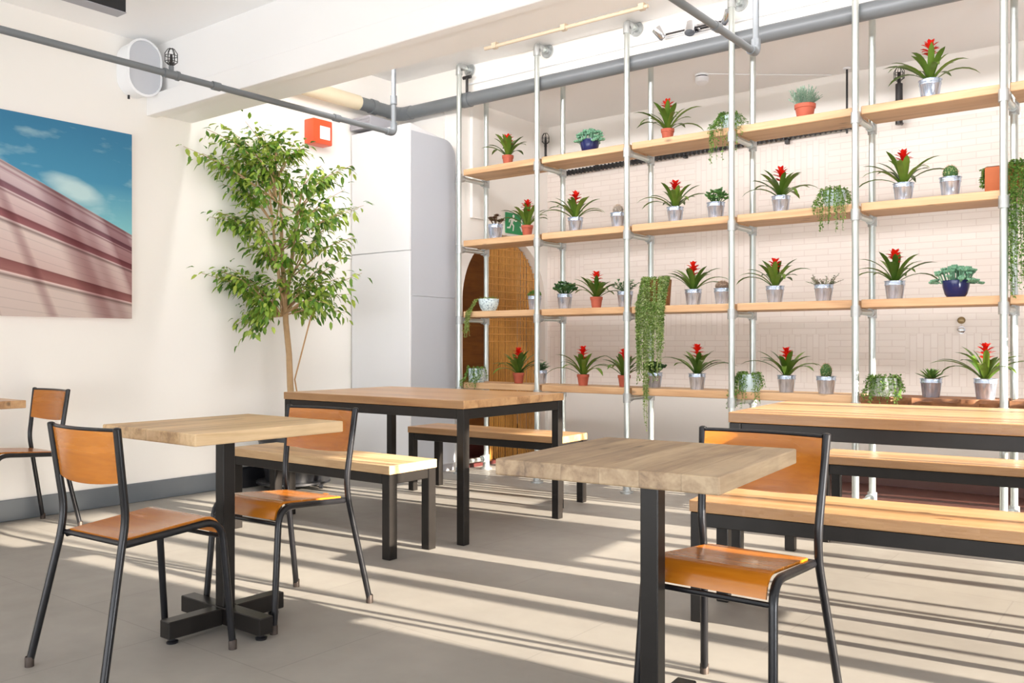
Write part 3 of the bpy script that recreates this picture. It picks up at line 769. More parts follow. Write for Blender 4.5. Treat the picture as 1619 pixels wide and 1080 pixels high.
# top shelf
guz(-4.44, 4, 't', 'red flowered bromeliad in terracotta pot at the left end of the top shelf', 11, .17, .92, upr=.12)
t = plant(-3.65, 4, 'bushy blue green sedum in navy pot on the top shelf', 'potted_succulent'); succ(t, round_pot(t, 'navy', .075, .1), 'sedum', 3, 1.05)
guz(-2.99, 4, 't', 'red flowered bromeliad in terracotta pot near the middle of the top shelf', 24, .21, 1.02)
t = plant(-2.50, 4, 'trailing plant in pale blue pot on the top shelf behind a pole', 'trailing_plant', 5.66); hh = round_pot(t, 'paleblue', .068, .09); trailing(t, .068, hh, 5, .26, 55, 'trail', spread=1.35, yclear=-.1)
t = plant(-2.00, 4, 'grey green needle leaved bush in terracotta pot on the top shelf', 'potted_succulent'); succ(t, terra_pot(t, .066, .098), 'lavender', 7, .95)
guz(-1.25, 4, 'z', 'large red flowered bromeliad in zinc bucket at the right of the top shelf', 37, .235, 1.05, s=1.06)
# second highest shelf
t = plant(-4.57, 3, 'dark brown leaved succulent in zinc bucket at the left end of the second highest shelf', 'potted_succulent'); succ(t, zinc_pot(t, .064, .125), 'aeon', 4)
guz(-4.22, 3, 't', 'red flowered bromeliad in terracotta pot standing in front of the green exit sign', 42, .2, .9, upr=.2, y=5.67)
guz(-3.78, 3, 'z', 'red flowered bromeliad in zinc bucket left of a grey round cactus', 53, .2, 1.02)
t = plant(-3.40, 3, 'small round grey cactus in zinc bucket on the second highest shelf', 'potted_cactus', cat='cactus'); cactus(t, zinc_pot(t, .058, .115), 'cactus_grey', .04, .04, seed=2)
guz(-2.93, 3, 'z', 'red flowered bromeliad in zinc bucket left of the jade plant', 61, .19, 1.0)
t = plant(-2.62, 3, 'green jade plant with oval leaves in zinc bucket', 'potted_succulent'); succ(t, zinc_pot(t, .062, .115), 'jade', 9, 1.15)
guz(-2.16, 3, 'z', 'red flowered bromeliad in zinc bucket left of a trailing plant in pale pot', 74, .19, .98)
t = plant(-1.80, 3, 'trailing plant in pale blue pot on the second highest shelf', 'trailing_plant', 5.66); hh = round_pot(t, 'paleblue', .075, .1); trailing(t, .078, hh, 15, .2, 60, 'trail', spread=1.15, yclear=-.1)
guz(-1.40, 3, 'z', 'red flowered bromeliad in zinc bucket left of a round green cactus', 83, .2, 1.05)
t = plant(-1.14, 3, 'round green cactus in zinc bucket at the right of the second highest shelf', 'potted_cactus', cat='cactus'); cactus(t, zinc_pot(t, .06, .118), 'cactus', .042, .046, seed=5)
t = thing('trailing_plant', 'terracotta trough with long trailing strands at the right edge of the picture', 'potted plant', (-.80, PY, SZ[3] + .0005), 0, GR[3])
MB().box(-.15, .15, -.065, .065, 0, .145, .008, 2).build('trough', M['terra2'], t)
MB().box(-.14, .14, -.055, .055, .14, .149).build('soil', M['soil'], t)
rr = random.Random(77); st = []
for i in range(90):
    x = rr.uniform(-.02, .17) if i > 22 else rr.uniform(-.17, -.14); ln = rr.uniform(.15, .62) if i > 22 else rr.uniform(.06, .11)
    if i > 22: st.append([(x * .9, -.03, .15), (x, -.075, .165), (x + rr.uniform(-.02, .02), -.135, .02), (x + rr.uniform(-.03, .03), -.14, -ln)])
    else: st.append([(-.14, rr.uniform(-.05, .03), .15), (x, rr.uniform(-.06, .03), .14), (x - .01, rr.uniform(-.06, .03), .14 - ln)])
strands(t, st, 'trail', 78, .017, .013)
# second lowest shelf
t = plant(-4.60, 2, 'pale blue patterned bowl with trailing strands at the left end of the second lowest shelf', 'trailing_plant', 5.65); hh = round_pot(t, 'marks', .085, .1)
rr = random.Random(5); st = [[(rr.uniform(-.05, .06), rr.uniform(-.04, .05), hh), (rr.uniform(-.08, .08), rr.uniform(-.05, .05), hh + rr.uniform(.01, .035))] for _ in range(50)]
for i in range(26):
    x = -.09 - rr.uniform(0, .03); st.append([(-.04, rr.uniform(-.03, .02), hh), (x + .01, -.04, hh + .015), (x - .02, -.07, .03), (x - .03 + rr.uniform(-.02, .02), -.1, -.02), (x - .04 + rr.uniform(-.03, .02), -.105, -rr.uniform(.04, .22))])
strands(t, st, 'trail2', 6)
t = plant(-4.17, 2, 'zinc bucket with mossy green mound behind the second pole', 'potted_succulent'); succ(t, zinc_pot(t, .056, .112), 'moss', 2)
t = plant(-3.88, 2, 'dark green fleshy leaved succulent in zinc bucket on the second lowest shelf', 'potted_succulent'); succ(t, zinc_pot(t, .06, .118), 'dkgreen', 12, 1.2)
guz(-3.59, 2, 't', 'red flowered bromeliad in terracotta pot on the second lowest shelf', 91, .19, .9)
t = plant(-3.34, 2, 'grey green leafy plant in zinc bucket left of the long hanging plant', 'potted_succulent'); succ(t, zinc_pot(t, .06, .118), 'greyleaf', 8, 1.1)
t = thing('hanging_plant', 'long green curtain of trailing strands hanging from a brown basket pot', 'potted plant', (-3.06, 5.685, SZ[2] + .0005), 0, GR[2])
MB().lathe([(0, 0), (.085, 0), (.098, .19), (.092, .19), (.085, .17), (0, .17)], n=26).build('basket', M['basket'], t, angle=40)
rr = random.Random(31); st = []
for i in range(150):
    a = rr.uniform(PI * .95, PI * 2.05); x, y = .1 * math.cos(a), .1 * math.sin(a)
    f = (x + .1) / .2
    L = rr.uniform(.1, .42 if f < .75 else .34) if i > 34 else rr.uniform(.4, .56)
    if i <= 10: x = -.035 + rr.uniform(-.02, .015); L = rr.uniform(.6, .9)
    yy = min(y - .012, -.03) if abs(x) > .07 else y - .012
    if .36 < f < .8 and rr.random() < .6:
        st.append([(x, -.105, .03), (x * 1.02, -.114, .0), (x * (1.0 - .25 * L) + rr.uniform(-.012, .012), -.122, -L)]); continue
    st.append([(x * .8, y * .8, .185), (x * 1.03, yy, .205), (x * 1.06 + rr.uniform(-.01, .01), min(yy - .006, -.116), .0), (x * (1.04 - .25 * L) + rr.uniform(-.012, .012), -.122 + rr.uniform(-.006, .006), -L)])
strands(t, st, 'moss', 32, .016, .0105, drift=.01)
MB().tube([(0, 0, .17), (0, 0, .19)], .07, 12).build('soil', M['soil'], t)
guz(-2.79, 2, 'z', 'red flowered bromeliad in zinc bucket right of the long hanging plant', 103, .19, .98, upr=.05)
t = plant(-2.57, 2, 'domed brown cactus in zinc bucket on the second lowest shelf', 'potted_cactus', cat='cactus'); cactus(t, zinc_pot(t, .06, .112), 'cactus_brown', .05, .034, seed=3)
guz(-2.20, 2, 'z', 'red flowered bromeliad with one tall upright leaf left of a purple green plant', 112, .18, 1.0, upr=.08)
t = plant(-1.88, 2, 'small leaved purple green plant in zinc bucket', 'potted_succulent'); succ(t, zinc_pot(t, .06, .108), 'mix', 14, 1.05)
guz(-1.45, 2, 'z', 'red flowered bromeliad in zinc bucket left of the sedum in navy pot', 121, .19, 1.0)
t = plant(-1.11, 2, 'bushy blue green sedum in navy pot on the second lowest shelf', 'potted_succulent'); succ(t, round_pot(t, 'navy', .075, .1), 'sedum', 13, 1.15)
t = plant(-.68, 2, 'small leafy plant at the right edge of the second lowest shelf', 'potted_succulent'); succ(t, zinc_pot(t, .06, .108), 'mix', 18, 1.05)
# lowest shelf
t = plant(-4.74, 1, 'white pot with dark script marks and trailing greenery, leftmost on the lowest shelf', 'trailing_plant', 5.66); hh = cyl_pot(t, 'marks', .068, .115); trailing(t, .068, hh, 44, .06, 36, 'trail', spread=1.1, yclear=-.11)
guz(-4.33, 1, 't', 'red flowered bromeliad in terracotta pot in front of the bamboo curtain', 131, .2, 1.0)
t = plant(-4.17, 1, 'grey green plant in zinc bucket behind the second pole of the lowest shelf', 'potted_succulent', 5.78); succ(t, zinc_pot(t, .056, .108), 'greyleaf', 28, .8)
guz(-3.71, 1, 't', 'left one of two red bromeliads in terracotta pots side by side on the lowest shelf', 142, .21, 1.05)
guz(-3.36, 1, 't', 'right one of two red bromeliads in terracotta pots side by side on the lowest shelf', 153, .19, 1.0, y=5.72)
t = plant(-3.13, 1, 'low green plant in zinc bucket half hidden by the hanging strands', 'potted_succulent', 5.76); succ(t, zinc_pot(t, .06, .11), 'dkgreen', 33, 1.0)
guz(-2.76, 1, 'z', 'red flowered bromeliad in zinc bucket right of the hanging strands on the lowest shelf', 164, .2, 1.0)
t = plant(-2.36, 1, 'trailing plant in pale blue pot on the lowest shelf beside a pole', 'trailing_plant', 5.66); hh = cyl_pot(t, 'paleblue', .072, .115); trailing(t, .072, hh, 55, .17, 52, 'trail', spread=1.15, yclear=-.1)
guz(-2.13, 1, 'z', 'red flowered bromeliad in zinc bucket left of a barrel shaped cactus', 171, .18, 1.05, y=5.72)
t = plant(-1.865, 1, 'upright barrel shaped green cactus in zinc bucket', 'potted_cactus', cat='cactus'); cactus(t, zinc_pot(t, .062, .112), 'cactus', .036, .05, 14, seed=6)
t = plant(-1.50, 1, 'trailing plant in white pot on the dark bark edged shelf', 'trailing_plant', 5.67); hh = cyl_pot(t, 'whitepot', .09, .11); trailing(t, .09, hh, 66, .05, 66, 'trail', spread=1.05, yclear=-.11)
t = plant(-1.245, 1, 'spiky green aloe in zinc bucket', 'potted_succulent'); succ(t, zinc_pot(t, .062, .112), 'aloe', 6, 1.05)
guz(-.955, 1, 'z', 'large red flowered bromeliad in zinc bucket at the right end of the lowest shelf', 182, .2, 1.1, s=1.05)

# ------------------------------------------------------------------ furniture
def legbox(m, x, y, s, z1): m.box(x - s / 2, x + s / 2, y - s / 2, y + s / 2, .0, z1, .003)
def frame_table(name, label, cat, L, W, H, th, s, apron, loc, rz, mat, group):
    """timber slab on a welded square tube frame; origin at the near left corner"""
    t = thing(name, label, cat, loc, rz, group)
    MB().box(0, L, 0, W, H - th, H, .004, 2).build('top', M[mat], t, smooth=False)
    z1 = H - th - .0005
    for x in (s / 2 + .004, L - s / 2 - .004):
        for y in (s / 2 + .004, W - s / 2 - .004):
            m = MB(); legbox(m, x, y, s, z1); m.build('leg', M['frame'], t, smooth=False)
    for y in (.004, W - s - .004):
        MB().box(s + .005, L - s - .005, y + .003, y + s - .003, z1 - apron, z1, .003).build('rail', M['frame'], t, smooth=False)
    for x in (.004, L - s - .004):
        MB().box(x + .003, x + s - .003, s + .005, W - s - .005, z1 - apron, z1, .003).build('rail', M['frame'], t, smooth=False)
    return t
frame_table('dining_table', 'long timber table on black steel legs in front of the tree and cabinet', 'table', 1.48, .96, .772, .045, .05, .055, (-4.55, 3.54, 0), math.radians(.8), 'top_warm', 'long timber tables')
frame_table('bench', 'timber bench along the near side of the table by the tree', 'bench', 1.32, .35, .47, .045, .055, .05, (-4.47, 3.08, 0), math.radians(.6), 'top_pale_x' if 'top_pale_x' in M else 'top_warm', 'timber benches')
frame_table('bench', 'timber bench on the far side of the table by the tree, below the shelving', 'bench', 1.32, .35, .47, .045, .05, .05, (-4.58, 4.68, 0), math.radians(2.5), 'top_warm', 'timber benches')
frame_table('dining_table', 'long timber table at the right edge under the shelving', 'table', 1.9, .92, .775, .045, .05, .06, (-1.62, 3.65, 0), math.radians(5), 'top_warm', 'long timber tables')
frame_table('bench', 'timber bench nearest the camera on the right, behind the chair', 'bench', 1.8, .37, .47, .045, .05, .055, (-1.55, 3.13, 0), math.radians(6.5), 'top_warm', 'timber benches')
frame_table('bench', 'timber bench on the far side of the right hand table, below the shelving', 'bench', 1.8, .36, .47, .045, .05, .055, (-1.62, 4.82, 0), math.radians(6), 'top_warm', 'timber benches')

def cafe_table(label, loc, rz, mat, W=.6, Dp=.64):
    t = thing('cafe_table', label, 'table', loc, rz, 'small square pedestal tables')
    H = .775
    MB().box(-W / 2, W / 2, -Dp / 2, Dp / 2, H - .042, H, .004, 2).build('top', M[mat], t, smooth=False)
    MB().box(-.16, .16, -.16, .16, H - .05, H - .0425, .001).build('mounting_plate', M['frame'], t, smooth=False)
    MB().box(-.026, .026, -.026, .026, .085, H - .0505, .003).build('column', M['frame'], t, smooth=False)
    m = MB().box(-.25, .25, -.03, .03, .022, .085, .003); m.build('base_arm', M['frame'], t, smooth=False)
    for s in (-1, 1):
        MB().box(-.03, .03, min(s * .031, s * .25), max(s * .031, s * .25), .022, .085, .003).build('base_arm', M['frame'], t, smooth=False)
    for x, y in ((.22, 0), (-.22, 0), (0, .22), (0, -.22)):
        MB().lathe([(0, 0), (.02, 0), (.022, .008), (.012, .012), (.008, .022), (0, .022)], (x, y, 0), 12).build('levelling_foot', M['dark'], t)
    return t
cafe_table('small square table with pale timber top between two chairs at the left', (-2.905, 1.99, 0), 0, 'top_pale')
cafe_table('small square table with greyish weathered timber top in the right foreground', (-1.165, 2.135, 0), math.radians(5), 'top_grey')
cafe_table('small table cut off by the left edge of the picture', (-5.27, 1.83, 0), 0, 'top_warm', .7, .64)

def make_chair(label):
    """French school chair; faces +y"""
    t = thing('school_chair', label, 'chair', group='plywood school chairs with black tube frames')
    tr = .0125
    SH = .455
    for s in (-1, 1):
        # rear tube: splayed leg below the seat, bent post above it
        wf, wb = .205, .165
        foot = V(s * .218, -.268, .012); j = V(s * .18, -.182, SH - .02)
        k1 = V(s * .182, -.17, .52); tp = V(s * .195, -.208, .806)
        path = fillet([foot, j, k1, tp], .09, 7)
        zs = SH - .03
        low = [p for p in path if p.z <= zs]; up = [p for p in path if p.z > zs]
        lg = MB().tube(low + [up[0]], tr, 12).build('leg', M['chairtube'], t)
        MB().lathe([(0, 0), (tr + .002, 0), (tr + .002, .03), (tr, .034)], foot - V(0, 0, .012), 12).build('foot_cap', M['scuffed'], lg)
        ps = MB().tube(up, tr, 12); ps.ball(tp, tr, tr, .006, 10, 6); ps.build('back_post', M['chairtube'], t)
        # front tube: leg, knee bend and side rail welded to the rear tube
        fp = fillet([V(s * .198, .225, .012), V(s * .184, .188, SH + .006), V(s * .166, -.17, SH - .022)], .075, 8)
        cut = 10
        lg = MB().tube(fp[:cut], tr, 12).build('leg', M['chairtube'], t)
        MB().lathe([(0, 0), (tr + .002, 0), (tr + .002, .03), (tr, .034)], fp[0] - V(0, 0, .012), 12).build('foot_cap', M['scuffed'], lg)
        MB().tube(fp[cut - 1:], tr * .98, 12).build('seat_rail', M['chairtube'], t)
    MB().tube([(-.176, -.17, SH - .018), (.176, -.17, SH - .018)], .009, 8).build('crossbar', M['chairtube'], t)
    MB().tube([(-.184, .194, SH - .056), (.184, .194, SH - .056)], .008, 8).build('crossbar', M['chairtube'], t)
    # seat: plywood sheet with a hollow and a waterfall front
    def sheet(name, fn, nu, nv, th, mat):
        m = MB(); bm = m.bm; A = []; B = []
        for i in range(nu + 1):
            ra = []; rb = []
            for j in range(nv + 1):
                p = fn(i / nu, j / nv); px = fn(min(1, i / nu + .01), j / nv) - fn(max(0, i / nu - .01), j / nv); py = fn(i / nu, min(1, j / nv + .01)) - fn(i / nu, max(0, j / nv - .01))
                nn = px.cross(py).normalized()
                ra.append(bm.verts.new(p + nn * th / 2)); rb.append(bm.verts.new(p - nn * th / 2))
            A.append(ra); B.append(rb)
        for i in range(nu):
            for j in range(nv):
                bm.faces.new((A[i][j], A[i + 1][j], A[i + 1][j + 1], A[i][j + 1])); bm.faces.new((B[i][j], B[i][j + 1], B[i + 1][j + 1], B[i + 1][j]))
        for i in range(nu):
            bm.faces.new((A[i][0], B[i][0], B[i + 1][0], A[i + 1][0])); bm.faces.new((A[i][nv], A[i + 1][nv], B[i + 1][nv], B[i][nv]))
        for j in range(nv):
            bm.faces.new((A[0][j], A[0][j + 1], B[0][j + 1], B[0][j])); bm.faces.new((A[nu][j], B[nu][j], B[nu][j + 1], A[nu][j + 1]))
        return m.build(name, M[mat], t, angle=50)
    def seat(u, v):
        # v: 0 rear edge -> 1 front lip (bent down)
        s = v * .393; w = .154 + .014 * min(1, s / .34)
        x = (u * 2 - 1) * w
        dish = -.007 * (1 - (2 * u - 1) ** 2) * math.sin(min(1, s / .32) * PI)
        R = .05; flat = .305
        if s <= flat: y, z = -.165 + s, SH - .014 + .026 * s / flat
        else:
            a = min((s - flat) / R, 1.36); y = -.165 + flat + R * math.sin(a); z = SH + .012 - R * (1 - math.cos(a))
            ex = (s - flat) - 1.36 * R
            if ex > 0: y += ex * math.cos(1.36); z -= ex * math.sin(1.36)
        return V(x, y, z + dish + .004)
    sheet('seat', seat, 12, 26, .009, 'ply')
    def back(u, v):
        a = (u * 2 - 1); z = .635 + .163 * v
        y = -.166 - (z - .52) * (.042 / .283)
        return V(a * .185, y - .03 * (1 - a * a) + .004, z - (.012 * (1 - a * a) * (1 - v)))
    sheet('backrest', back, 14, 6, .009, 'ply_back')
    bt = MB(); n = 14
    bt.tube([back(i / n, 1.0) + V(0, 0, .003) for i in range(n + 1)], .0065, 8).build('top_rail', M['chairtube'], t)
    return t
ch = make_chair('school chair at the near left of the small pale table, seen from behind')
ch.location = (-2.865, 1.63, 0); ch.rotation_euler.z = math.radians(3)
for loc, rz, lab in (((-2.91, 2.265, 0), 184, 'school chair on the far side of the small pale table, before the bench'),
                     ((-1.045, 2.40, 0), 180.5, 'school chair behind the weathered table in the right foreground'),
                     ((-5.385, 2.29, 0), 182, 'school chair against the white wall at the far left under the picture')):
    c = copy_tree(ch); c.location = loc; c.rotation_euler.z = math.radians(rz); c['label'] = lab

# ------------------------------------------------------------------ fig tree
TX, TY = -5.33, 4.24
F_ = V(-.6108, .7918, 0); R_ = V(.7918, .6108, 0)
tree = thing('fig_tree', 'tall potted weeping fig tree with airy green crown by the white wall', 'tree', (TX, TY, 0))
MB().lathe([(0, .065), (.2, .065), (.255, .36), (.262, .365), (.262, .395), (.235, .395), (.23, .36), (0, .36)], n=28).build('planter', M['dark'], tree, angle=40)
MB().lathe([(0, .365), (.229, .362), (0, .375)], n=16).build('soil', M['soil'], tree)
dol = MB().lathe([(0, .045), (.262, .045), (.27, .05), (.27, .064), (0, .064)], n=28).build('dolly', M['dark'], tree, angle=40)
for k in range(4):
    a = .5 + PI / 2 * k
    x, y = .215 * math.cos(a), .215 * math.sin(a)
    MB().tube([(x - .01, y - .008, .022), (x + .01, y + .008, .022)], .022, 12).build('caster', M['dark'], dol)
def tp(px, py, dep=0.0):
    """photo measurement -> tree space, on the tree's own distance plus dep"""
    D = 6.615 + dep
    w = F_ * D + R_ * (D * (px - 809.5) / 1400); w.z = 1.07 - (py - 545) * D / 1400
    w = w - V(TX, TY, 0)
    if w.x < -.29: 
        k = (-.29 - w.x); w.x = -.29 + .02 * math.sin(py)
        w.y -= k * .771                                 # slide along the wall instead of into it
    return w
rr = random.Random(12)
trunkpts = [V(0, 0, .36), tp(459, 610), tp(457, 560, .01), tp(452, 510), tp(450, 460, -.02), tp(447, 420), tp(445, 370, .03), tp(444, 320), tp(440, 270)]
tk = MB().tube(trunkpts, [.026, .024, .022, .021, .02, .016, .013, .01, .005], 8)
tk.tube([tp(452, 500), tp(443, 450, -.05), tp(436, 400, -.08), tp(430, 340, -.1), tp(424, 290, -.1)], [.017, .014, .011, .008, .004], 7)
tk.tube([tp(451, 490), tp(458, 440, .05), tp(464, 380, .08), tp(474, 320, .1), tp(486, 270, .1)], [.015, .012, .01, .008, .004], 7)
tips = [(352, 200), (388, 192), (330, 222), (300, 254), (322, 248), (345, 268), (372, 235), (412, 215), (436, 225), (468, 222), (486, 232), (508, 262), (530, 275), (556, 262), (566, 330), (575, 325), (545, 300), (560, 375), (548, 405), (572, 432), (555, 465), (520, 480), (545, 495), (500, 500), (505, 455), (328, 438), (345, 428), (362, 425), (372, 515), (386, 535), (392, 495), (412, 475), (402, 440), (365, 355), (345, 342), (395, 330), (420, 265), (450, 265), (480, 305), (505, 330), (500, 380), (480, 410), (525, 350), (425, 395), (395, 390), (380, 300), (358, 300), (465, 285), (520, 410), (415, 505), (430, 440), (470, 350), (440, 330), (405, 285), (535, 440), (490, 440), (375, 460), (410, 360), (455, 400), (385, 255), (350, 245), (400, 240), (335, 345), (350, 432), (425, 240), (445, 205)]
fol = MB()
stemx = [(445, 500), (444, 440), (440, 400), (436, 360), (438, 320), (436, 290), (460, 440), (466, 380), (470, 340)]
for i, (px, py) in enumerate(tips):
    dep = rr.uniform(-.38, .3) if 350 < px < 540 else rr.uniform(-.2, .15)
    end = tp(px, py, dep)
    sx, sy = min(stemx, key=lambda q: abs(q[0] - px) * .35 + abs(q[1] - (py + 70)))
    sta = tp(sx, sy)
    mid = sta.lerp(end, .5) + V(rr.uniform(-.04, .04), rr.uniform(-.04, .04), .05 + .05 * rr.random())
    if mid.x < -.29: mid.x = -.29
    path = fillet([sta, mid, end], .3, 7)
    tk.tube(path, [.006 - .0045 * k / (len(path) - 1) for k in range(len(path))], 5, caps=False)
    nl = 50
    for k in range(nl):
        t_ = .36 + .66 * (k / nl) + rr.uniform(-.03, .03); t_ = min(1, t_); f = t_ * (len(path) - 1); a = int(min(f, len(path) - 2)); p = path[a].lerp(path[a + 1], f - a)
        tw = V(rr.uniform(-1, 1), rr.uniform(-1, 1), rr.uniform(-.9, .7)); q = p + tw * rr.uniform(.0, .1)
        d = ((end - sta).normalized() * .5 + tw * .8 + V(0, 0, -.55)).normalized()
        if q.x < -.30: q.x = -.30 + rr.random() * .02
        if q.x + d.x * .06 < -.325: d.x = abs(d.x) * .3
        fol.leaf(q, d, V(rr.uniform(-.6, .6), rr.uniform(-.6, .6), 1), rr.uniform(.048, .08), rr.uniform(.024, .036), .15, .25)
tk.build('trunk', M['bark'], tree)
fol.build('foliage', M['fig'], tree, angle=80)
MB().tube([V(.07, .05, .36), tp(466, 600, .05), tp(497, 480, .05), tp(504, 455, .05)], .006, 6).build('support_cane', M['cane'], tree)
fx = thing('floor_box', 'low black box squeezed between the grey baseboard and the tree planter', 'box', (-5.64, 4.08, 0))
MB().box(-.04, .035, -.22, .22, .0, .15, .01, 2).build('case', M['dark'], fx)
MB().box(-.038, .033, -.215, .215, .15, .16, .004).build('lid', M['dark'], fx)
tag(MB().lathe([(0, 0), (.02, .001), (.028, .006), (.012, .008), (0, .005)], n=9, sy=.6).build('fallen_leaf', M['amber'], None, loc=(-4.92, 4.20, .0)), 'small orange fallen leaf on the floor beside the tree planter', 'leaf')

# ------------------------------------------------------------------ on the left wall
pic = thing('canvas_print', 'large canvas print of blue sky over a raking pink clad facade on the left wall', 'picture', (XL + .001, 3.155, 1.245))
MB().box(0, .034, -1.75, 0, 0, 1.238).build('stretcher', M['canvasedge'], pic, smooth=False)
MB().box(.034, .036, -1.75, 0, 0, 1.238).build('printed_face', M['picture'], pic, smooth=False)
spk = thing('wall_speaker', 'oval pale grey speaker with white rim high on the left wall beside the beam', 'speaker', (XL, 3.185, 2.92))
def stad(w, h, n=12):
    r = w / 2; c = h / 2 - r
    return [(r * math.cos(a), c + r * math.sin(a)) for a in [PI * k / n for k in range(n + 1)]] + [(r * math.cos(a), -c + r * math.sin(a)) for a in [PI + PI * k / n for k in range(n + 1)]]
MB().poly_prism(stad(.235, .36), lambda u, v, d: (d, u, v), .001, .13).build('housing', M['white'], spk, angle=40)
m = MB(); bm = m.bm
o1, o2 = stad(.25, .385), stad(.222, .357)
ring = [[bm.verts.new((x, u, v)) for u, v in o] for x, o in ((.131, o1), (.148, o1), (.152, o2), (.131, o2))]
for a in range(4):
    A, B = ring[a], ring[(a + 1) % 4]
    for i in range(len(A)): bm.faces.new((A[i], A[(i + 1) % len(A)], B[(i + 1) % len(A)], B[i]))
m.build('rim', M['white'], spk, angle=40)
MB().poly_prism(stad(.221, .356), lambda u, v, d: (d, u, v), .1305, .145).build('grille', M['spk'], spk, angle=40)
MB().tube([(.05, -.06, -.18), (.05, -.06, -.205)], .008, 8).build('bracket_knob', M['dark'], spk)
alarm = thing('alarm_beacon', 'red box beacon with a white square of sun glare high on the wall behind the tree', 'alarm', (XL, 4.735, 2.79))
MB().box(.001, .12, -.098, .098, -.1, .1, .01, 2).build('housing', M['red'], alarm)
MB().box(.12, .126, -.035, .07, -.06, .045, .004, 2).build('lens', M['lens'], alarm)  # patch of sun glare modelled as a raised white square
scr = thing('ceiling_screen', 'black flat box hanging from the ceiling at the upper left corner', 'screen', (-4.85, 2.64, 2.95))
MB().box(-.045, .05, -1.0, 0, .004, .17, .004).build('housing', M['dark'], scr, smooth=False)
MB().box(-.048, .052, -1.0, .001, 0, .004).build('bottom_panel', M['greyp'], scr, smooth=False)
MB().box(-.02, .02, -.6, -.4, .17, .19).build('ceiling_bracket', M['dark'], scr, smooth=False)

# ------------------------------------------------------------------ pipework
def cage(par, x, y, z, k=1.0, name='guard'):
    m = MB(); r = .028 * k; h = .08 * k
    for q in range(6):
        a = PI / 3 * q; c, s = math.cos(a), math.sin(a)
        m.tube([(x + .012 * c, y + .012 * s, z), (x + r * c, y + r * s, z + .2 * h), (x + r * c, y + r * s, z + .7 * h), (x + .5 * r * c, y + .5 * r * s, z + .97 * h), (x, y, z + h)], .002 * k, 5)
    for zz in (.2, .55): m.tube([(x + r * math.cos(a), y + r * math.sin(a), z + zz * h) for a in [2 * PI * q / 16 for q in range(17)]], .0018 * k, 5)
    m.build(name, M['darkm'], par)
    MB().tube([(x, y, z - .02 * k), (x, y, z + .01 * k), (x, y, z + .05 * k)], [.011 * k, .009 * k, .006 * k], 8).build('sprinkler_nozzle', M['darkm'], par)
def drop_pipe(label, x, z, y1, y0, ztop):
    t = thing('sprinkler_pipe', label, 'pipe', (x, y1, z))
    r = .0185
    MB().tube([(0, y0 - y1, 0), (0, -.03, 0)], r, 14).build('run', M['pipe'], t)
    MB().tube([(0, 0, .03), (0, 0, ztop - z)], r * .9, 14).build('riser', M['pipe'], t)
    MB().tube(fillet([(0, -.07, 0), (0, 0, 0), (0, 0, .07)], .035), r + .006, 14).build('elbow', M['pipe'], t)
    return t, r
t, r = drop_pipe('thin grey pipe hung below the ceiling along the left wall, crossing the speaker', -4.44, 2.55, 4.40, -3.1, ZR + .004)
for yy in (-1.42, -.52):
    MB().tube([(0, yy - .025, 0), (0, yy + .025, 0)], r + .006, 14).build('coupling', M['pipe'], t)
yy = -1.70
MB().tube([(0, yy - .045, 0), (0, yy - .03, 0)], r + .008, 14).build('coupling', M['pipe'], t)
MB().tube([(0, yy + .03, 0), (0, yy + .045, 0)], r + .008, 14).build('coupling', M['pipe'], t)
m = MB().tube([(0, yy - .03, 0), (0, yy + .03, 0)], r + .005, 14); m.tube([(0, yy, 0), (0, yy, .045)], .014, 10); m.build('tee_fitting', M['pipe'], t)
cage(t, 0, yy, .05, 1.15)
for zz in (.2, .55):
    MB().tube([(0, 0, zz), (0, 0, zz + .06)], r + .005, 12).build('coupling', M['pipe'], t)
t, r = drop_pipe('grey pipe at the upper right ending in an elbow in front of the shelving', -1.80, 2.58, 4.40, -3.1, ZR + .004)
MB().tube([(0, -.5, 0), (0, -.45, 0)], r + .005, 14).build('coupling', M['pipe'], t)
# the big pipe under the bulkhead with its bend onto the left wall
bp = thing('heating_pipe', 'large grey pipe running along the bulkhead above the shelving and bending along the left wall', 'pipe', (-5.6, 5.632, 3.115))
MB().tube([(.05, 0, 0), (XR + 5.55, 0, 0)], .055, 20).build('run', M['pipe'], bp)
MB().tube(fillet([(0, -.14, 0), (0, 0, 0), (.14, 0, 0)], .1), .06, 18).build('elbow', M['pipe'], bp)
MB().tube([(0, -.55, 0), (0, -.12, 0)], .055, 20).build('run', M['pipe'], bp)
MB().tube([(0, -1.95, 0), (0, -.5, 0)], .062, 18).build('lagging', M['insul'], bp)
MB().tube([(0, -1.55, 0), (0, -1.5, 0)], .07, 18).build('clamp', M['darkm'], bp)
MB().tube([(0, -.36, 0), (0, -.3, 0)], .064, 18).build('coupling', M['pipe'], bp)
m = MB().tube([(.78, 0, .05), (.78, 0, .19)], .012, 8); m.tube([(.74, 0, .19), (.82, 0, .19)], .015, 8); m.build('hanger', M['darkm'], bp)
MB().tube([(.74, 0, 0), (.82, 0, 0)], .062, 18).build('clamp', M['pipe'], bp)
# thin conduits
m = MB().tube([(-4.85, YBULK - .012, 3.265), (XR, YBULK - .012, 3.265)], .008, 8)
o = tag(m.build('cable_conduit', M['white']), 'thin white conduit running along the bulkhead just above the large grey pipe', 'conduit')
cd = thing('cable_conduit', 'cream conduit clipped to the rear ceiling, ending in a drop at both ends', 'conduit', (-4.42, 5.38, ZR - .03))
MB().tube([(0, 0, 0), (1.45, 0, 0)], .014, 10).build('tube', M['conduit'], cd)
for xx in (.1, .75, 1.4):
    MB().box(xx - .02, xx + .02, -.02, .02, -.018, .0305).build('clip', M['conduit'], cd)
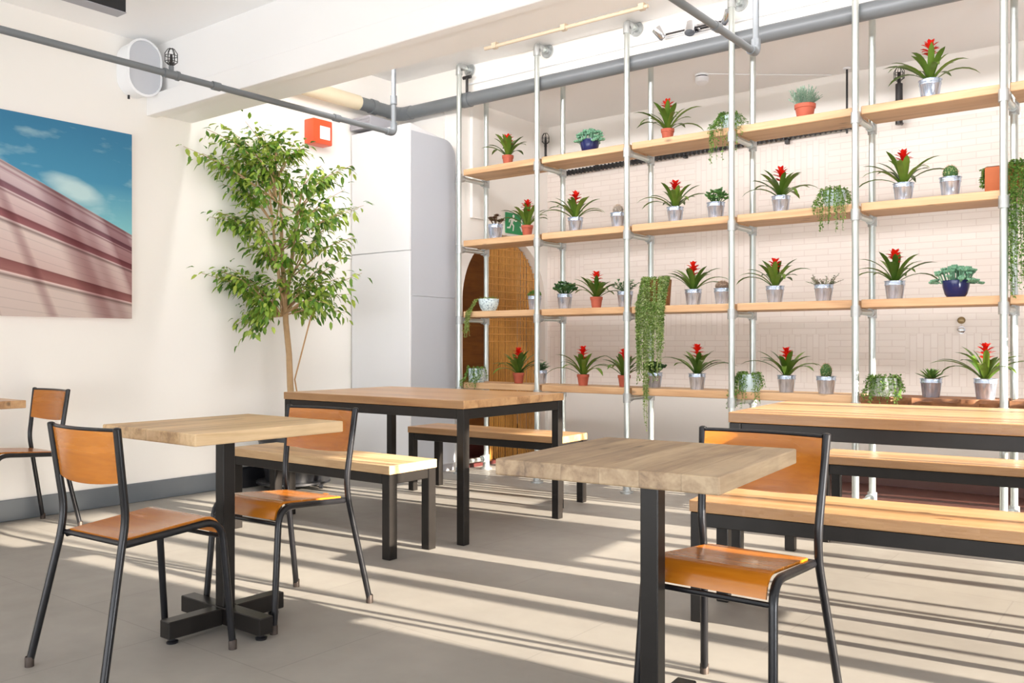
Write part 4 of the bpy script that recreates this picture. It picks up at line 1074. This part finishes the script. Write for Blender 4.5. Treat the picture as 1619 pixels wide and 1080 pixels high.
# spot lamps on a bar
bar = thing('spotlight_bar', 'chrome bar with three small spotlight heads on the bulkhead', 'light fitting', (-3.0, YBULK - .06, 3.27))
MB().tube([(-.02, 0, 0), (.5, 0, .0)], .007, 8).build('bar', M['darkm'], bar)
MB().box(.18, .36, .02, .059, -.03, .03, .004).build('mount', M['chrome'], bar)
MB().tube([(.27, 0, 0), (.27, .03, 0)], .01, 8).build('bracket', M['chrome'], bar)
for xx, d in ((0.0, (-.5, -.3, .75)), (.23, (.1, -.35, -.85)), (.5, (.6, -.4, .6))):
    d = Vector(d).normalized(); c = V(xx, -.03, .0)
    h = MB().tube([c - d * .045, c - d * .035, c + d * .04, c + d * .05], [.02, .03, .036, .036], 14).build('lamp_head', M['chrome'], bar)
    MB().tube([(xx, 0, 0), c], .008, 8).build('joint', M['chrome'], h)
sd = thing('smoke_detector', 'round white smoke detector on the soffit above the top shelf', 'smoke detector', (-3.05, 6.38, ZS))
MB().lathe([(0, -.001), (.052, -.001), (.052, -.014), (0, -.014)], n=20).build('base', M['white'], sd)
MB().lathe([(0, -.014), (.043, -.014), (.043, -.024), (0, -.024)], n=20).build('vent_ring', M['dark'], sd)
MB().lathe([(0, -.024), (.054, -.024), (.052, -.06), (.03, -.08), (0, -.082)], n=20).build('cap', M['white'], sd)
MB().tube([(.05, 0, -.004), (.4, .3, -.004), (.8, .62, -.004)], .003, 5).build('cable', M['white'], sd)
# sprinkler risers behind the shelving
for x, z0, z1, lab in ((-1.735, 2.70, 3.0, 'dark upright sprinkler pipe with wire cage behind the top right shelf'),
                       (-4.945, 2.78, 2.98, 'wire caged sprinkler seen behind the second pole above the top shelf')):
    t = thing('sprinkler_pipe', lab, 'pipe', (x, 6.94, z0))
    MB().tube([(0, 0, 0), (0, 0, z1 - z0)], .026 if x > -3 else .012, 12).build('riser', M['darkm'], t)
    MB().tube([(0, .002, .02), (0, .0905, .02)], .012, 8).build('wall_bracket', M['darkm'], t)
    cage(t, 0, 0, z1 - z0 + .02, 1.3)
t = thing('hanging_rod', 'thin black rod hanging from the soffit behind the top shelf', 'rod', (-2.1, 6.9, ZS))
MB().tube([(0, 0, -.002), (0, 0, -.5)], .008, 8).build('rod', M['dark'], t)
MB().lathe([(0, 0), (.03, 0), (.025, -.012), (0, -.014)], n=14).build('ceiling_cap', M['white'], t)
tr = thing('cable_tray', 'long dark ribbed cable tray on the back wall below the top shelf', 'cable tray', (-5.0 + .2, 6.98, 2.70))
m = MB(); m.tube([(0, 0, 0), (2.72, 0, .05)], .02, 8)
m.build('tray', M['darkm'], tr)
m = MB()
for k in range(68): m.box(.02 + .04 * k, .032 + .04 * k, -.0225, .0225, -.022 + .05 * (.04 * k / 2.72), .022 + .05 * (.04 * k / 2.72))
m.build('ribs', M['dark'], tr, smooth=False)
for xx in (.4, 1.3, 2.2): MB().box(xx - .015, xx + .015, 0, .049, -.012, .04).build('wall_bracket', M['darkm'], tr)
m = tag(MB().tube([(-1.87, 6.93, 2.83), (-1.735 + .03, 6.92, 2.83)], .018, 8).build('pipe_stub', M['darkm']), 'short dark pipe joining the sprinkler riser behind the top right shelf', 'pipe')
# door furniture on the right of the tiled wall
for z, mat_, lab, nm in ((1.245, 'brass', 'upper brass coloured disc on the tiled wall at the right', 'brass'), (1.175, 'chrome', 'lower chrome disc on the tiled wall at the right', 'chrome')):
    t = thing('wall_disc', lab, 'knob', (-1.33, YB - .012, z))
    MB().tube([(0, -.0005, 0), (0, -.008, 0)], .026, 18).build('rose', M[mat_], t)
    MB().tube([(0, -.008, 0), (0, -.02, 0), (0, -.034, 0), (0, -.038, 0)], [.01, .013, .022, .012], 14).build('knob', M[mat_], t)
# exit sign above the arch
ex = thing('exit_sign', 'green emergency exit sign with white running figure and arrow above the arch', 'sign', (-4.979, 6.50, 2.185))
MB().box(0, .012, -.15, .15, -.095, .095, .003).build('plate', M['green'], ex, smooth=False)
def flat(par, name, polys):
    m = MB()
    for p in polys: m.poly_prism(p, lambda u, v, d: (d, u, v), .0122, .0138)
    return m.build(name, M['signwhite'], par, smooth=False)
circ = lambda x, y, r, n=12: [(x + r * math.cos(2 * PI * k / n), y + r * math.sin(2 * PI * k / n)) for k in range(n)]
flat(ex, 'running_figure', [circ(-.04, .066, .015), [(-.075, .045), (-.035, .048), (-.028, .035), (-.055, .0), (-.085, -.005)], [(-.035, .046), (-.01, .03), (.012, .034), (.012, .022), (-.012, .017), (-.038, .033)],
                            [(-.075, .045), (-.105, .03), (-.11, .004), (-.1, .004), (-.094, .024), (-.07, .034)], [(-.056, .004), (-.03, -.02), (-.04, -.07), (-.054, -.07), (-.046, -.026), (-.075, -.004)],
                            [(-.085, -.002), (-.1, -.035), (-.135, -.04), (-.137, -.053), (-.092, -.05), (-.07, -.01)]])
flat(ex, 'arrow', [[(.075, .06), (.095, .06), (.095, -.02), (.075, -.02)], [(.05, -.02), (.12, -.02), (.085, -.07)]])
# bamboo curtain hanging in the arch
m = MB(); rr = random.Random(9)
yc, rad, zc = 6.37, .60, 1.46
k = 0; y = 6.16
while y < 6.93:
    dy = y - yc; zt = zc + math.sqrt(max(0, rad * rad - dy * dy)) - .006
    m.tube([(-5.06 + rr.uniform(-.004, .004), y, .03), (-5.06, y + rr.uniform(-.003, .003), zt)], .0065, 6)
    y += .0235; k += 1
for j in range(14):
    z = 1.10 + j * .065
    hw = rad if z < zc else math.sqrt(max(0, rad * rad - (z - zc) ** 2))
    y0, y1 = max(6.16, yc - hw), min(6.93, yc + hw)
    if y1 - y0 > .05: m.tube([(-5.053, y0, z), (-5.053, y1, z)], .0045, 5)
o = tag(m.build('bamboo_curtain', M['bamboo']), 'golden bamboo strand curtain hanging in the arched doorway', 'curtain', kind='stuff')

# ------------------------------------------------------------------ light
w = bpy.data.worlds.new('World'); scene.world = w; w.use_nodes = True
bg = w.node_tree.nodes['Background']; bg.inputs[0].default_value = (.86, .93, 1, 1); bg.inputs[1].default_value = 1.6
def sun(name, d, s, colr, ang):
    l = bpy.data.lights.new(name, 'SUN'); l.energy = s; l.color = colr; l.angle = math.radians(ang)
    o = bpy.data.objects.new(name, l); col.objects.link(o); o.rotation_euler = Vector(d).to_track_quat('-Z', 'Y').to_euler(); return o
sun('sun', (-1, -.1, -.25), 27, (1, .88, .73), .5)
def area(name, loc, d, sx, sy, p, colr):
    l = bpy.data.lights.new(name, 'AREA'); l.shape = 'RECTANGLE'; l.size = sx; l.size_y = sy; l.energy = p; l.color = colr
    o = bpy.data.objects.new(name, l); col.objects.link(o); o.location = loc; o.rotation_euler = Vector(d).to_track_quat('-Z', 'Z').to_euler(); return o
area('daylight_fill_right', (XR + .25, 1.9, .9), (-1, 0, .62), 10, 1.5, 1450, (.96, .98, 1))  # added fill at the window, aimed upward to brighten ceilings and soffit
area('daylight_fill_front', (-1.5, YF - .3,   .6), (0, 1, 1.1), 8, 1.4, 240, (.95, .97, 1))  # added low fill behind the camera, tilted up to lift the beam underside
# assumed lamp, unseen behind the dropped beam, added to brighten the shelving wall
area('assumed_strip_lamp', (-2.3, YBEAM1 + .1, 3.2), (0, .85, -.48), 5.6, .12, 98, (1, .97, .965))

cam = bpy.data.cameras.new('camera'); co = bpy.data.objects.new('camera', cam); col.objects.link(co)
co.location = (0, 0, 1.07); co.rotation_euler = (PI / 2, 0, math.atan(1080 / 1400))
cam.sensor_width = 36; cam.lens = 1400 / 1619 * 36; cam.shift_y = 5 / 1619; cam.clip_start = .05
scene.camera = co
scene.cycles.diffuse_bounces = 8
scene.view_settings.view_transform = 'Standard'; scene.view_settings.look = 'None'
scene.view_settings.exposure = 0; scene.view_settings.gamma = 1
